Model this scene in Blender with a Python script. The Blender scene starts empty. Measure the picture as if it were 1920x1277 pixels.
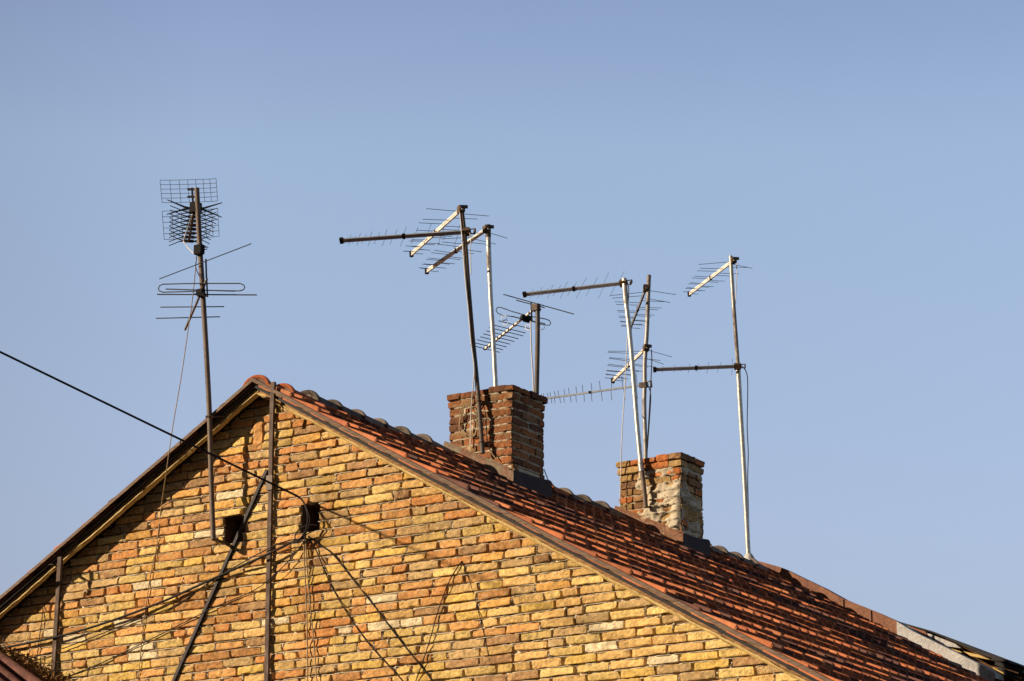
import bpy, math, random
from mathutils import Vector, noise
random.seed(7)
S = bpy.context.scene
COL = S.collection
V = Vector
R = math.radians

# ------------------------------------------------------------------ camera
FPX, PITCH, AZ = 5513.0, R(16.5), R(57.3)
CAM = V((14.158, -18.363, 1.7))
f0 = V((-math.cos(AZ), math.sin(AZ), 0))
RT = V((math.sin(AZ), math.cos(AZ), 0))
FW = math.cos(PITCH) * f0 + V((0, 0, math.sin(PITCH)))
UP = -math.sin(PITCH) * f0 + V((0, 0, math.cos(PITCH)))
cd = bpy.data.cameras.new('camera')
cam = bpy.data.objects.new('camera', cd)
COL.objects.link(cam)
cam.location = CAM
cam.rotation_euler = FW.to_track_quat('-Z', 'Y').to_euler()
cd.sensor_width = 36
cd.lens = FPX / 1920 * 36
cd.clip_end = 6000
S.camera = cam


def ray(u, v):
    return FW + RT * ((u - 960) / FPX) - UP * ((v - 638.5) / FPX)


def at(u, v, y):          # point of the photograph carried onto a vertical plane parallel to the gable
    q = ray(u, v)
    return CAM + q * ((y - CAM.y) / q.y)


def atx(u, v, x):
    q = ray(u, v)
    return CAM + q * ((x - CAM.x) / q.x)


def atz(u, v, z):
    q = ray(u, v)
    return CAM + q * ((z - CAM.z) / q.z)


def proj(P):
    q = P - CAM
    d = q.dot(FW)
    return (960 + FPX * q.dot(RT) / d, 638.5 - FPX * q.dot(UP) / d)


# ------------------------------------------------------------------ light
TOSUN = V((-0.632, -0.665, 0.388)).normalized()
EL = math.asin(TOSUN.z)
w = bpy.data.worlds.new('World')
S.world = w
w.use_nodes = True
nt = w.node_tree
sky = nt.nodes.new('ShaderNodeTexSky')
sky.sky_type = 'NISHITA'
sky.sun_disc = False
sky.sun_elevation = EL
sky.sun_rotation = math.atan2(TOSUN.x, TOSUN.y)
sky.altitude = 100
sky.air_density = 1.0
sky.dust_density = 3.0
sky.ozone_density = 2.0
tcw = nt.nodes.new('ShaderNodeTexCoord')
sepw = nt.nodes.new('ShaderNodeSeparateXYZ')
nt.links.new(tcw.outputs['Generated'], sepw.inputs[0])
rw = nt.nodes.new('ShaderNodeValToRGB')          # clear sky: pale towards the horizon, deeper overhead
el_ = rw.color_ramp.elements
stops_ = [(0.16, (0.98, 0.81, 0.78)), (0.225, (1.12, 0.93, 0.90)), (0.345, (1.25, 1.09, 1.00)), (0.39, (1.08, 0.935, 0.93)), (0.55, (0.42, 0.36, 0.40)), (1.0, (0.22, 0.20, 0.24))]
while len(el_) < len(stops_):
    el_.new(0.5)
for e_, (p_, c_) in zip(el_, stops_):
    e_.position = p_
    e_.color = (*c_, 1)
nt.links.new(sepw.outputs['Z'], rw.inputs[0])
mw_ = nt.nodes.new('ShaderNodeMix')
mw_.data_type = 'RGBA'
mw_.blend_type = 'MULTIPLY'
mw_.inputs[0].default_value = 1.0
nt.links.new(sky.outputs[0], mw_.inputs[6])
nt.links.new(rw.outputs[0], mw_.inputs[7])
# sky dimmed towards the sun, added to cut fill and keep shadows deep
dotn = nt.nodes.new('ShaderNodeVectorMath')
dotn.operation = 'DOT_PRODUCT'
dotn.inputs[1].default_value = V((TOSUN.x, TOSUN.y, 0)).normalized()
nt.links.new(tcw.outputs['Generated'], dotn.inputs[0])
rs2 = nt.nodes.new('ShaderNodeMapRange')
rs2.inputs['From Min'].default_value = -0.12
rs2.inputs['From Max'].default_value = 0.40
rs2.inputs['To Min'].default_value = 1.0
rs2.inputs['To Max'].default_value = 0.07
nt.links.new(dotn.outputs['Value'], rs2.inputs['Value'])
mw2 = nt.nodes.new('ShaderNodeVectorMath')
mw2.operation = 'SCALE'
nt.links.new(mw_.outputs[2], mw2.inputs[0])
nt.links.new(rs2.outputs[0], mw2.inputs['Scale'])
nt.links.new(mw2.outputs[0], nt.nodes['Background'].inputs[0])
nt.nodes['Background'].inputs[1].default_value = 0.15
sd = bpy.data.lights.new('sun', 'SUN')
sd.energy = 5.0
sd.angle = R(0.5)
sd.color = (1.0, 0.84, 0.64)
sun = bpy.data.objects.new('sun', sd)
COL.objects.link(sun)
sun.location = (-20, -30, 30)
sun.rotation_euler = (-TOSUN).to_track_quat('-Z', 'Y').to_euler()
S.view_settings.view_transform = 'Standard'
S.view_settings.look = 'None'
S.view_settings.exposure = 0.6
S.view_settings.gamma = 1.0


# ------------------------------------------------------------------ materials
def new_mat(name):
    m = bpy.data.materials.new(name)
    m.use_nodes = True
    n = m.node_tree
    return m, n, n.nodes['Principled BSDF'], n.links


def tex(n, scale, detail=6, rough=0.6, coord='Object', sc=None):
    tc = n.nodes.new('ShaderNodeTexCoord')
    t = n.nodes.new('ShaderNodeTexNoise')
    t.inputs['Scale'].default_value = scale
    t.inputs['Detail'].default_value = detail
    t.inputs['Roughness'].default_value = rough
    if sc:
        mp = n.nodes.new('ShaderNodeMapping')
        mp.inputs['Scale'].default_value = sc
        n.links.new(tc.outputs[coord], mp.inputs[0])
        n.links.new(mp.outputs[0], t.inputs[0])
    else:
        n.links.new(tc.outputs[coord], t.inputs[0])
    return t


def ramp(n, src, stops):
    r = n.nodes.new('ShaderNodeValToRGB')
    el = r.color_ramp.elements
    while len(el) < len(stops):
        el.new(0.5)
    for e, (p, c) in zip(el, stops):
        e.position = p
        e.color = (c[0], c[1], c[2], 1) if isinstance(c, tuple) else (c, c, c, 1)
    n.links.new(src, r.inputs[0])
    return r.outputs[0]


def mix(n, a, b, f, mode='MIX'):
    m = n.nodes.new('ShaderNodeMix')
    m.data_type = 'RGBA'
    m.blend_type = mode
    for sock, val in ((6, a), (7, b), (0, f)):
        if isinstance(val, (int, float)):
            m.inputs[sock].default_value = val
        elif isinstance(val, tuple):
            m.inputs[sock].default_value = (*val, 1)
        else:
            n.links.new(val, m.inputs[sock])
    return m.outputs[2]


def bump(n, src, strength, dist, p):
    b = n.nodes.new('ShaderNodeBump')
    b.inputs['Strength'].default_value = strength
    b.inputs['Distance'].default_value = dist
    n.links.new(src, b.inputs['Height'])
    n.links.new(b.outputs[0], p.inputs['Normal'])


def attr(n, name='tone'):
    a = n.nodes.new('ShaderNodeAttribute')
    a.attribute_name = name
    return a.outputs['Color']


def mat_brick(name='brick', mottled=True):
    m, n, p, l = new_mat(name)
    a = attr(n)
    t1 = tex(n, 26, 8, 0.7)
    c = mix(n, a, ramp(n, t1.outputs[0], [(0.30, 0.55), (0.5, 1.0), (0.70, 1.45)]), 1.0, 'MULTIPLY')
    t2 = tex(n, 9, 6, 0.65)                       # pale lime bloom
    c = mix(n, c, (0.62, 0.50, 0.34), ramp(n, t2.outputs[0], [(0.60, 0.0), (0.74, 0.55)]))
    t3 = tex(n, 5, 9, 0.75)                       # grey soot and lichen
    c = mix(n, c, (0.13, 0.10, 0.065), ramp(n, t3.outputs[0], [(0.56, 0.0), (0.76, 0.6)]))
    t7 = tex(n, 17, 5, 0.6)
    c = mix(n, c, (0.60, 0.43, 0.18), ramp(n, t7.outputs[0], [(0.52, 0.0), (0.66, 0.38 if mottled else 0.06)]))
    t8 = tex(n, 13, 5, 0.6, sc=(1.3, 1.0, 1.6))
    c = mix(n, c, (0.34, 0.150, 0.045), ramp(n, t8.outputs[0], [(0.55, 0.0), (0.68, 0.30 if mottled else 0.0)]))
    t6 = tex(n, 1.3, 4, 0.6, sc=(1.0, 1.0, 0.5))          # broad weathering, rain washed and sooty areas
    c = mix(n, c, ramp(n, t6.outputs[0], [(0.32, (0.72, 0.66, 0.60)), (0.52, (1.0, 1.0, 1.0)), (0.7, (1.12, 1.10, 1.06))]), 1.0, 'MULTIPLY')
    t5 = tex(n, 60, 4, 0.6)                       # small dark pits
    c = mix(n, c, (0.10, 0.05, 0.02), ramp(n, t5.outputs[0], [(0.62, 0.0), (0.72, 0.7)]))
    l.new(c, p.inputs['Base Color'])
    p.inputs['Roughness'].default_value = 0.92
    p.inputs['Specular IOR Level'].default_value = 0.15
    t4 = tex(n, 48, 8, 0.7)
    bump(n, t4.outputs[0], 1.0, 0.012, p)
    return m


def mat_noise(name, stops, scale=8, rough=0.85, bs=0.4, bd=0.004, bscale=60, spec=0.2, metal=0.0, sc=None, tint=False):
    m, n, p, l = new_mat(name)
    t = tex(n, scale, 8, 0.68, sc=sc)
    c = ramp(n, t.outputs[0], stops)
    if tint:
        c = mix(n, attr(n), c, 1.0, 'MULTIPLY')
    l.new(c, p.inputs['Base Color'])
    p.inputs['Roughness'].default_value = rough
    p.inputs['Specular IOR Level'].default_value = spec
    p.inputs['Metallic'].default_value = metal
    if bs:
        t2 = tex(n, bscale, 8, 0.7)
        bump(n, t2.outputs[0], bs, bd, p)
    return m


def mat_pipe(name, base, rust, amount, rough=0.45, metal=0.6):
    m, n, p, l = new_mat(name)
    t = tex(n, 3.0, 8, 0.7, sc=(2.5, 2.5, 0.45))
    lo = 0.70 - amount * 0.45
    f = ramp(n, t.outputs[0], [(lo, 0.0), (lo + 0.12, 1.0)])
    t2 = tex(n, 30, 5, 0.6)
    b = mix(n, base, ramp(n, t2.outputs[0], [(0.3, 0.65), (0.7, 1.15)]), 1.0, 'MULTIPLY')
    r = mix(n, rust, ramp(n, t2.outputs[0], [(0.3, 0.5), (0.7, 1.3)]), 1.0, 'MULTIPLY')
    l.new(mix(n, b, r, f), p.inputs['Base Color'])
    l.new(ramp(n, f, [(0.0, metal), (1.0, 0.0)]), p.inputs['Metallic'])
    l.new(ramp(n, f, [(0.0, rough), (1.0, 0.85)]), p.inputs['Roughness'])
    bump(n, t2.outputs[0], 0.25, 0.002, p)
    return m


M = {}
M['brick'] = mat_brick()
M['chimney_brick'] = mat_brick('sooty_brick', False)
M['mortar'] = mat_noise('mortar', [(0.3, (0.373, 0.298, 0.199)), (0.5, (0.571, 0.472, 0.335)), (0.7, (0.720, 0.621, 0.472))], 14, 0.95, 0.9, 0.006, 40, 0.1)
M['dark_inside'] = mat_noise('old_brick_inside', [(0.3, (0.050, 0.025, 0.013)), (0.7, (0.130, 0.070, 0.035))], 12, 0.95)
M['tile'] = mat_noise('clay_tile', [(0.25, 0.70), (0.5, 1.05), (0.75, 1.4)], 14, 0.75, 0.5, 0.004, 70, 0.25, tint=True)
M['ridge'] = mat_noise('weathered_clay', [(0.3, 0.55), (0.5, 0.95), (0.68, 1.25), (0.8, 2.2)], 16, 0.9, 0.6, 0.006, 50, 0.2, tint=True)
M['wood'] = mat_noise('old_wood', [(0.25, (0.08, 0.036, 0.016)), (0.45, (0.19, 0.095, 0.038)), (0.7, (0.36, 0.20, 0.075))], 5, 0.75, 0.6, 0.004, 30, 0.2, sc=(1, 8, 14))
M['wood_pale'] = mat_noise('pale_wood', [(0.25, (0.302, 0.173, 0.050)), (0.5, (0.475, 0.317, 0.108)), (0.75, (0.576, 0.446, 0.202))], 6, 0.7, 0.7, 0.005, 40, 0.25, sc=(1, 8, 20))
M['cap'] = mat_noise('weathered_edge_board', [(0.3, (0.074, 0.046, 0.032)), (0.52, (0.155, 0.101, 0.068)), (0.72, (0.257, 0.169, 0.108))], 6, 0.8, 0.4, 0.003, 60, 0.15, sc=(1, 8, 14))
M['angle'] = mat_noise('rusty_angle_iron', [(0.3, (0.035, 0.020, 0.013)), (0.5, (0.085, 0.052, 0.036)), (0.7, (0.17, 0.115, 0.085))], 16, 0.7, 0.5, 0.003, 70, 0.2, sc=(1, 1, 0.5))
M['galv'] = mat_pipe('galvanised_pipe', (0.50, 0.47, 0.41), (0.20, 0.11, 0.06), -0.05)
M['galv_rust'] = mat_pipe('half_rusted_pipe', (0.40, 0.37, 0.33), (0.18, 0.12, 0.085), 0.38)
M['pole6'] = mat_pipe('brown_grey_pipe', (0.30, 0.28, 0.25), (0.12, 0.075, 0.055), 0.5, 0.5, 0.3)
M['dark_pipe'] = mat_pipe('dark_iron_pipe', (0.07, 0.06, 0.05), (0.13, 0.08, 0.045), 0.55, 0.6, 0.2)
M['brown_pipe'] = mat_pipe('brown_iron_pipe', (0.13, 0.085, 0.055), (0.09, 0.05, 0.03), 0.4, 0.65, 0.1)
M['alu'] = mat_noise('aluminium', [(0.3, (0.586, 0.531, 0.446)), (0.7, (0.830, 0.786, 0.701))], 9, 0.5, 0.1, 0.001, 80, 0.4, 0.1)
M['alu_dull'] = mat_noise('dull_aluminium', [(0.3, (0.17, 0.185, 0.21)), (0.7, (0.32, 0.34, 0.37))], 9, 0.5, 0.1, 0.001, 80, 0.4, 0.2)
M['rod'] = mat_noise('rod_metal', [(0.3, (0.026, 0.026, 0.028)), (0.7, (0.043, 0.043, 0.046))], 9, 0.7, 0, 0, 80, 0.12, 0.0)
M['plastic'] = mat_noise('black_plastic_', [(0.3, (0.009, 0.008, 0.008)), (0.7, (0.021, 0.019, 0.019))], 9, 0.85, 0.1, 0.001, 80, 0.08)
M['cable'] = mat_noise('black_cable', [(0.3, (0.008, 0.006, 0.006)), (0.7, (0.017, 0.013, 0.013))], 9, 0.6, 0, 0, 80, 0.12)
M['cable_grey'] = mat_noise('grey_cable', [(0.3, (0.406, 0.378, 0.360)), (0.7, (0.594, 0.558, 0.522))], 9, 0.6, 0, 0, 80, 0.4)
M['cable_tan'] = mat_noise('tan_cable', [(0.3, (0.210, 0.133, 0.063)), (0.7, (0.364, 0.252, 0.126))], 9, 0.6, 0, 0, 80, 0.3)
M['brace'] = mat_noise('black_iron', [(0.3, (0.013, 0.008, 0.008)), (0.7, (0.042, 0.028, 0.025))], 14, 0.6, 0.3, 0.002, 80, 0.2)


def mat_flash(name, base, rust, lo, hi, scale=5):
    m, n, p, l = new_mat(name)
    t = tex(n, scale, 9, 0.72, sc=(1.0, 1.0, 0.55))
    f = ramp(n, t.outputs[0], [(lo, 0.0), (hi, 1.0)])
    t2 = tex(n, 34, 6, 0.65)
    b = mix(n, base, ramp(n, t2.outputs[0], [(0.3, 0.7), (0.7, 1.15)]), 1.0, 'MULTIPLY')
    r = mix(n, rust, ramp(n, t2.outputs[0], [(0.3, 0.55), (0.7, 1.5)]), 1.0, 'MULTIPLY')
    l.new(mix(n, b, r, f), p.inputs['Base Color'])
    p.inputs['Roughness'].default_value = 0.75
    p.inputs['Specular IOR Level'].default_value = 0.25
    bump(n, t2.outputs[0], 0.4, 0.003, p)
    return m


M['flash1'] = mat_flash('rusting_zinc', (0.20, 0.16, 0.10), (0.16, 0.068, 0.038), 0.40, 0.55)
M['flash2'] = mat_flash('peeling_rusty_sheet', (0.50, 0.39, 0.22), (0.18, 0.08, 0.04), 0.38, 0.44)
M['rust'] = mat_flash('rust_sheet', (0.23, 0.10, 0.05), (0.15, 0.06, 0.033), 0.4, 0.6)
M['render'] = mat_noise('lime_render', [(0.3, (0.309, 0.286, 0.263)), (0.5, (0.433, 0.410, 0.386)), (0.7, (0.511, 0.480, 0.441))], 9, 0.95, 0.9, 0.02, 26, 0.1)
M['tar'] = mat_noise('tar_paper', [(0.3, (0.009, 0.008, 0.008)), (0.7, (0.030, 0.024, 0.022))], 8, 0.8, 0.5, 0.01, 20, 0.3)
M['leaf'] = mat_noise('dry_leaf', [(0.3, (0.096, 0.042, 0.015)), (0.7, (0.300, 0.162, 0.054))], 20, 0.8, 0, 0, 80, 0.2)
M['ground'] = mat_noise('ground_mat', [(0.3, (0.018, 0.021, 0.011)), (0.7, (0.049, 0.045, 0.028))], 0.4, 0.95, 0.4, 0.05, 4, 0.1)

# brick wall below what the photograph shows: procedural bricks
mw, n_, p_, l_ = new_mat('plain_brickwork')
tcn = n_.nodes.new('ShaderNodeTexCoord')
bt = n_.nodes.new('ShaderNodeTexBrick')
bt.inputs['Scale'].default_value = 1
bt.inputs['Brick Width'].default_value = 0.30
bt.inputs['Row Height'].default_value = 0.073
bt.inputs['Mortar Size'].default_value = 0.006
bt.inputs['Color1'].default_value = (0.50, 0.30, 0.09, 1)
bt.inputs['Color2'].default_value = (0.46, 0.20, 0.06, 1)
bt.inputs['Mortar'].default_value = (0.4, 0.33, 0.24, 1)
mp_ = n_.nodes.new('ShaderNodeMapping')
mp_.inputs['Rotation'].default_value = (R(-90), 0, 0)
l_.new(tcn.outputs['Object'], mp_.inputs[0])
l_.new(mp_.outputs[0], bt.inputs[0])
l_.new(bt.outputs[0], p_.inputs['Base Color'])
p_.inputs['Roughness'].default_value = 0.9
M['plain_brick'] = mw


# ------------------------------------------------------------------ mesh building
class MB:
    def __init__(s):
        s.v = []
        s.f = []
        s.c = []
        s.smooth = []

    def add(s, vs, fs, col=(1, 1, 1), smooth=False):
        o = len(s.v)
        s.v += [tuple(p) for p in vs]
        s.c += [col] * len(vs)
        s.f += [tuple(i + o for i in f) for f in fs]
        s.smooth += [smooth] * len(fs)

    def hexa(s, p, col=(1, 1, 1)):     # 8 corners: bottom loop 0-3, top loop 4-7
        s.add(p, [(0, 3, 2, 1), (4, 5, 6, 7), (0, 1, 5, 4), (1, 2, 6, 5), (2, 3, 7, 6), (3, 0, 4, 7)], col)

    def box(s, c, hx, hy, hz, ax=V((1, 0, 0)), ay=V((0, 1, 0)), az=V((0, 0, 1)), col=(1, 1, 1)):
        c = V(c)
        p = []
        for k in (-1, 1):
            for i, j in ((-1, -1), (1, -1), (1, 1), (-1, 1)):
                p.append(c + ax * hx * i + ay * hy * j + az * hz * k)
        s.hexa(p, col)

    def bar(s, a, b, w, h, up=V((0, 0, 1)), col=(1, 1, 1)):   # rectangular bar from a to b
        a, b = V(a), V(b)
        d = (b - a).normalized()
        sx = d.cross(up).normalized()
        sz = sx.cross(d).normalized()
        p = []
        for c in (a, b):
            p += [c + sx * w / 2 * i + sz * h / 2 * j for i, j in ((-1, -1), (1, -1), (1, 1), (-1, 1))]
        s.hexa(p, col)

    def tube(s, pts, r, n=8, cap=True, col=(1, 1, 1)):
        pts = [V(p) for p in pts]
        rs = r if isinstance(r, (list, tuple)) else [r] * len(pts)
        ref = V((0.123, 0.31, 0.94))
        vs = []
        for i, p in enumerate(pts):
            d = (pts[min(i + 1, len(pts) - 1)] - pts[max(i - 1, 0)])
            d = d.normalized() if d.length > 1e-9 else V((0, 0, 1))
            if abs(d.dot(ref)) > 0.97:
                ref = V((0.9, 0.3, 0.1))
            sx = d.cross(ref).normalized()
            sy = sx.cross(d).normalized()
            ref = sy
            vs += [p + (sx * math.cos(2 * math.pi * k / n) + sy * math.sin(2 * math.pi * k / n)) * rs[i] for k in range(n)]
        fs = []
        for i in range(len(pts) - 1):
            for k in range(n):
                a = i * n + k
                b = i * n + (k + 1) % n
                fs.append((a, a + n, b + n, b))
        s.add(vs, fs, col, True)
        if cap:
            e = (len(pts) - 1) * n
            s.add([vs[k] for k in range(n)] + [vs[e + k] for k in range(n)],
                  [tuple(range(n)), tuple(range(2 * n - 1, n - 1, -1))], col)

    def build(s, name, mat, parent=None, kind=None):
        me = bpy.data.meshes.new(name)
        me.from_pydata(s.v, [], s.f)
        me.polygons.foreach_set('use_smooth', s.smooth)
        ca = me.color_attributes.new('tone', 'FLOAT_COLOR', 'POINT')
        flat = []
        for c in s.c:
            flat += [c[0], c[1], c[2], 1.0]
        ca.data.foreach_set('color', flat)
        me.materials.append(mat)
        me.update()
        o = bpy.data.objects.new(name, me)
        COL.objects.link(o)
        if parent:
            o.parent = parent
            o.matrix_parent_inverse = world_of(parent).inverted()
        if kind:
            o['kind'] = kind
        return o


from mathutils import Matrix
WORLD = {}


def world_of(o):
    return WORLD.get(o.name, Matrix.Identity(4))


def thing(name, label, cat, loc, group=None):
    o = bpy.data.objects.new(name, None)
    o.empty_display_size = 0.2
    COL.objects.link(o)
    o.location = loc
    WORLD[o.name] = Matrix.Translation(V(loc))
    return tag(o, label, cat, group)


def tag(o, label, cat, group=None, kind=None):
    o['label'] = label
    o['category'] = cat
    if group:
        o['group'] = group
    if kind:
        o['kind'] = kind
    return o


def smooth_path(pts, k=6):       # Catmull-Rom through the points
    pts = [V(p) for p in pts]
    out = []
    for i in range(len(pts) - 1):
        p0 = pts[max(i - 1, 0)]
        p1, p2 = pts[i], pts[i + 1]
        p3 = pts[min(i + 2, len(pts) - 1)]
        for j in range(k):
            t = j / k
            out.append(0.5 * ((2 * p1) + (p2 - p0) * t + (2 * p0 - 5 * p1 + 4 * p2 - p3) * t * t + (3 * p1 - p0 - 3 * p2 + p3) * t ** 3))
    out.append(pts[-1])
    return out


def nz(x, y, z, s=1.0):
    return noise.noise(V((x * s, y * s, z * s)))


# ------------------------------------------------------------------ key dimensions
TAN = math.tan(R(30.0))
CAPZ = 8.178            # top of the verge capping at the apex
TILEZ = 8.132           # tile bed at the apex
YCAP = -0.198           # verge sticks out this far in front of the wall
YEND = 8.57             # far end of the roof
HALF = 6.4              # half width of the gable
CP = 0.073              # brick course pitch
ZH = 6.888              # a course boundary (bottom of the vents)
EAVE = TILEZ - HALF * TAN


def roofz(x):
    return TILEZ - abs(x) * TAN


# ground
g = MB()
g.add([(-3000, -3000, 0), (3000, -3000, 0), (3000, 3000, 0), (-3000, 3000, 0)], [(0, 1, 2, 3)])
tag(g.build('ground', M['ground'], kind='structure'), 'dark grassy ground around the house', 'ground', kind='structure')
del bpy.data.objects['ground']['category']

house = thing('brick_house', 'yellow brick gable house with red tiled roof and two chimneys', 'house', (0, 0, 0))

# ------------------------------------------------------------------ brickwork
YEL = (0.46, 0.29, 0.112)
LYEL = (0.50, 0.35, 0.135)
ORA = (0.44, 0.228, 0.082)
DOR = (0.40, 0.175, 0.058)
TAN_ = (0.37, 0.245, 0.115)
PALE = (0.50, 0.41, 0.27)
BRO = (0.27, 0.155, 0.075)


def wall_colour(x, z):
    n1 = nz(x, z, 3.3, 0.45)
    # the redder bricks lie in the upper left, the yellow ones lower right
    p = 0.36 + 0.75 * n1 + 0.24 * max(-1, min(1, (z - 6.35) / 0.8)) - 0.24 * max(-1, min(1, (x - 1.9) / 1.2))
    q = random.random()
    if z > 8.08 - abs(x) * TAN - 0.55 and random.random() < 0.25:
        return random.choice([TAN_, TAN_, BRO, YEL])
    if q < 0.035:
        return PALE
    if q < 0.09:
        return TAN_
    if q < 0.13:
        return BRO
    if random.random() < p:
        return random.choice([ORA, ORA, DOR, (0.43, 0.235, 0.07), (0.36, 0.175, 0.065)])
    return random.choice([YEL, YEL, LYEL, (0.41, 0.28, 0.10), (0.46, 0.30, 0.085)])


def brick(mb, O, U, N, x0, x1, z0, z1, col, front=0.0, clamp=None, seed=0.0, nx=None, nzv=6, rough=1.0, depth=0.045):
    """one brick on a wall face; O+U*x+Z*z, N is the outward normal; front = how proud it sits"""
    L = x1 - x0
    Hh = z1 - z0
    nx = nx or max(4, int(L / 0.026))
    tilt = random.uniform(-0.014, 0.012) * rough
    tx = random.uniform(-0.012, 0.012) * rough
    rot = random.uniform(-0.013, 0.013) * rough
    jx = [random.uniform(-0.001, 0.0065) * rough * q_ for q_ in (1, 1, -1, -1)]
    jz = [random.uniform(-0.0030, 0.0030) * rough for _ in range(4)]
    k = random.uniform(0.86, 1.18)
    col = tuple(min(0.9, c * k * f_) for c, f_ in zip(col, (1.27, 1.26, 1.19)))
    rr = random.uniform(0.003, 0.0065) * rough
    grid = []
    for j in range(nzv + 1):
        b = j / nzv
        for i in range(nx + 1):
            a = i / nx
            x = x0 + L * a + (jx[0] * (1 - b) + jx[1] * b) * (1 - a) + (jx[2] * (1 - b) + jx[3] * b) * a
            z = z0 + Hh * b + (jz[0] * (1 - a) + jz[1] * a) * (1 - b) + (jz[2] * (1 - a) + jz[3] * a) * b + rot * (a - 0.5) * L
            # chipped, rounded outline
            ex = min(a, 1 - a) * L
            ez = min(b, 1 - b) * Hh
            e = 0.0
            if ex < rr:
                e += (1 - ex / rr) ** 2
            if ez < rr:
                e += (1 - ez / rr) ** 2
            chip = max(0.0, nz(x * 12, z * 12, seed + 5) - 0.1) * 0.022 * rough + max(0.0, nz(x * 50, z * 50, seed)) * 0.004
            if i in (0, nx):
                x += (1 if i == 0 else -1) * (chip + (rr * 0.45 if (j in (0, nzv)) else 0))
            if j in (0, nzv):
                z += (1 if j == 0 else -1) * (chip * 0.6 + (rr * 0.35 if (i in (0, nx)) else 0))
            d = front + tilt * (b - 0.5) + tx * (a - 0.5)
            d -= e * rr * 0.45
            d += (nz(x * 18, z * 26, seed) * 0.0045 + nz(x * 60, z * 60, seed) * 0.0030) * rough
            if clamp is not None:
                z = min(z, clamp(x))
            grid.append((x, z, d))
    vs = [O + U * x + V((0, 0, z)) + N * d for x, z, d in grid]
    W = nx + 1
    fs = []
    for j in range(nzv):
        for i in range(nx):
            q = j * W + i
            fs.append((q, q + 1, q + W + 1, q + W))
    per = [i for i in range(W)] + [j * W + nx for j in range(1, nzv + 1)] + [nzv * W + i for i in range(nx - 1, -1, -1)] + [j * W for j in range(nzv - 1, 0, -1)]
    base = len(vs)
    for q in per:
        x, z, d = grid[q]
        vs.append(O + U * x + V((0, 0, z)) + N * (front - depth))
    m_ = len(per)
    for k_ in range(m_):
        a, b = per[k_], per[(k_ + 1) % m_]
        fs.append((b, a, base + k_, base + (k_ + 1) % m_))
    mb.add(vs, fs, col, False)


def fill_course(x0, x1, header_p):
    """lengths of bricks (with joint) that exactly fill x0..x1"""
    out = []
    x = x0
    while x1 - x > 0.34:
        l = 0.30 if random.random() > header_p else random.choice([0.15, 0.15, 0.22])
        l *= random.uniform(0.95, 1.05)
        out.append((x, x + l))
        x += l
    if x1 - x > 0.20 and random.random() < 0.4:
        m_ = x + (x1 - x) * random.uniform(0.4, 0.6)
        out += [(x, m_), (m_, x1)]
    elif x1 - x > 0.05:
        out.append((x, x1))
    elif out:
        out[-1] = (out[-1][0], x1)
    return out


HOLES = [(-0.405, -0.215, ZH, ZH + 3 * CP), (0.372, 0.540, ZH, ZH + 3 * CP)]
WX0, WX1 = -3.35, 5.75
ZB = ZH - 27 * CP              # lowest detailed course
UX, NY = V((1, 0, 0)), V((0, -1, 0))
O0 = V((0, 0, 0))


def wall_top(x):
    return CAPZ - 0.035 - abs(x) * TAN


bricks = MB()
JOINTS = []
random.seed(11)
row = 0
z = ZB
soldier = (0.0, 0.10)
while z < 8.12:
    half = (CAPZ - 0.03 - z) / TAN
    segs = [[max(WX0, -half), min(WX1, half)]]
    for hx0, hx1, hz0, hz1 in HOLES:
        if hz0 - 0.01 < z < hz1 - 0.01:
            ns = []
            for a, b in segs:
                if a < hx0 and b > hx1:
                    ns += [[a, hx0], [hx1, b]]
                else:
                    ns.append([a, b])
            segs = ns
    if z > 7.62:                       # an upright brick set beside the post near the apex
        ns = []
        for a, b in segs:
            if a < -0.10 and b > 0.0 and z < 7.86:
                ns += [[a, -0.13], [-0.03, b]]
            else:
                ns.append([a, b])
        segs = ns
    for a, b in segs:
        off = (0.15 if row % 2 else 0.0) + random.uniform(-0.05, 0.05)
        mid = (a + b) / 2
        first = a + off if off > 0.05 and b - a > 0.8 else a
        parts = []
        if first > a:
            parts.append((a, first))
        x = first
        while b - x > 0.34:
            hp = 0.42 if (x < 1.7 and z < 6.75) else (0.30 if x < 0.2 else 0.13)
            l = 0.300 if random.random() > hp else random.choice([0.15, 0.15, 0.15, 0.22])
            l *= random.uniform(0.95, 1.05)
            parts.append((x, x + l))
            x += l
        if b - x > 0.06:
            parts.append((x, b))
        elif parts:
            parts[-1] = (parts[-1][0], b)
        for xa, xb in parts:
            if xb - xa < 0.03:
                continue
            j = random.uniform(0.009, 0.019)
            jt = random.uniform(0.013, 0.020)
            wob = nz(xa * 0.8, z, 9.1) * 0.014
            JOINTS.append((xb, z))
            brick(bricks, O0, UX, NY, xa + j / 2, xb - j / 2, z + jt / 2 + wob, z + CP - jt / 2 + wob, wall_colour((xa + xb) / 2, z),
                  front=random.uniform(-0.006, 0.007) + 0.010, clamp=wall_top, seed=random.random() * 50)
    z += CP
    row += 1
zz = 7.62 + (ZH - 7.62) % CP
brick(bricks, O0, UX, NY, -0.125, -0.035, 7.63, 7.86, ORA, 0.012, wall_top, 3.1, nx=4, nzv=9)
wall_o = bricks.build('gable_wall', M['brick'], house)
wall_o['label'] = 'weathered yellow and orange brickwork of the gable'


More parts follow.
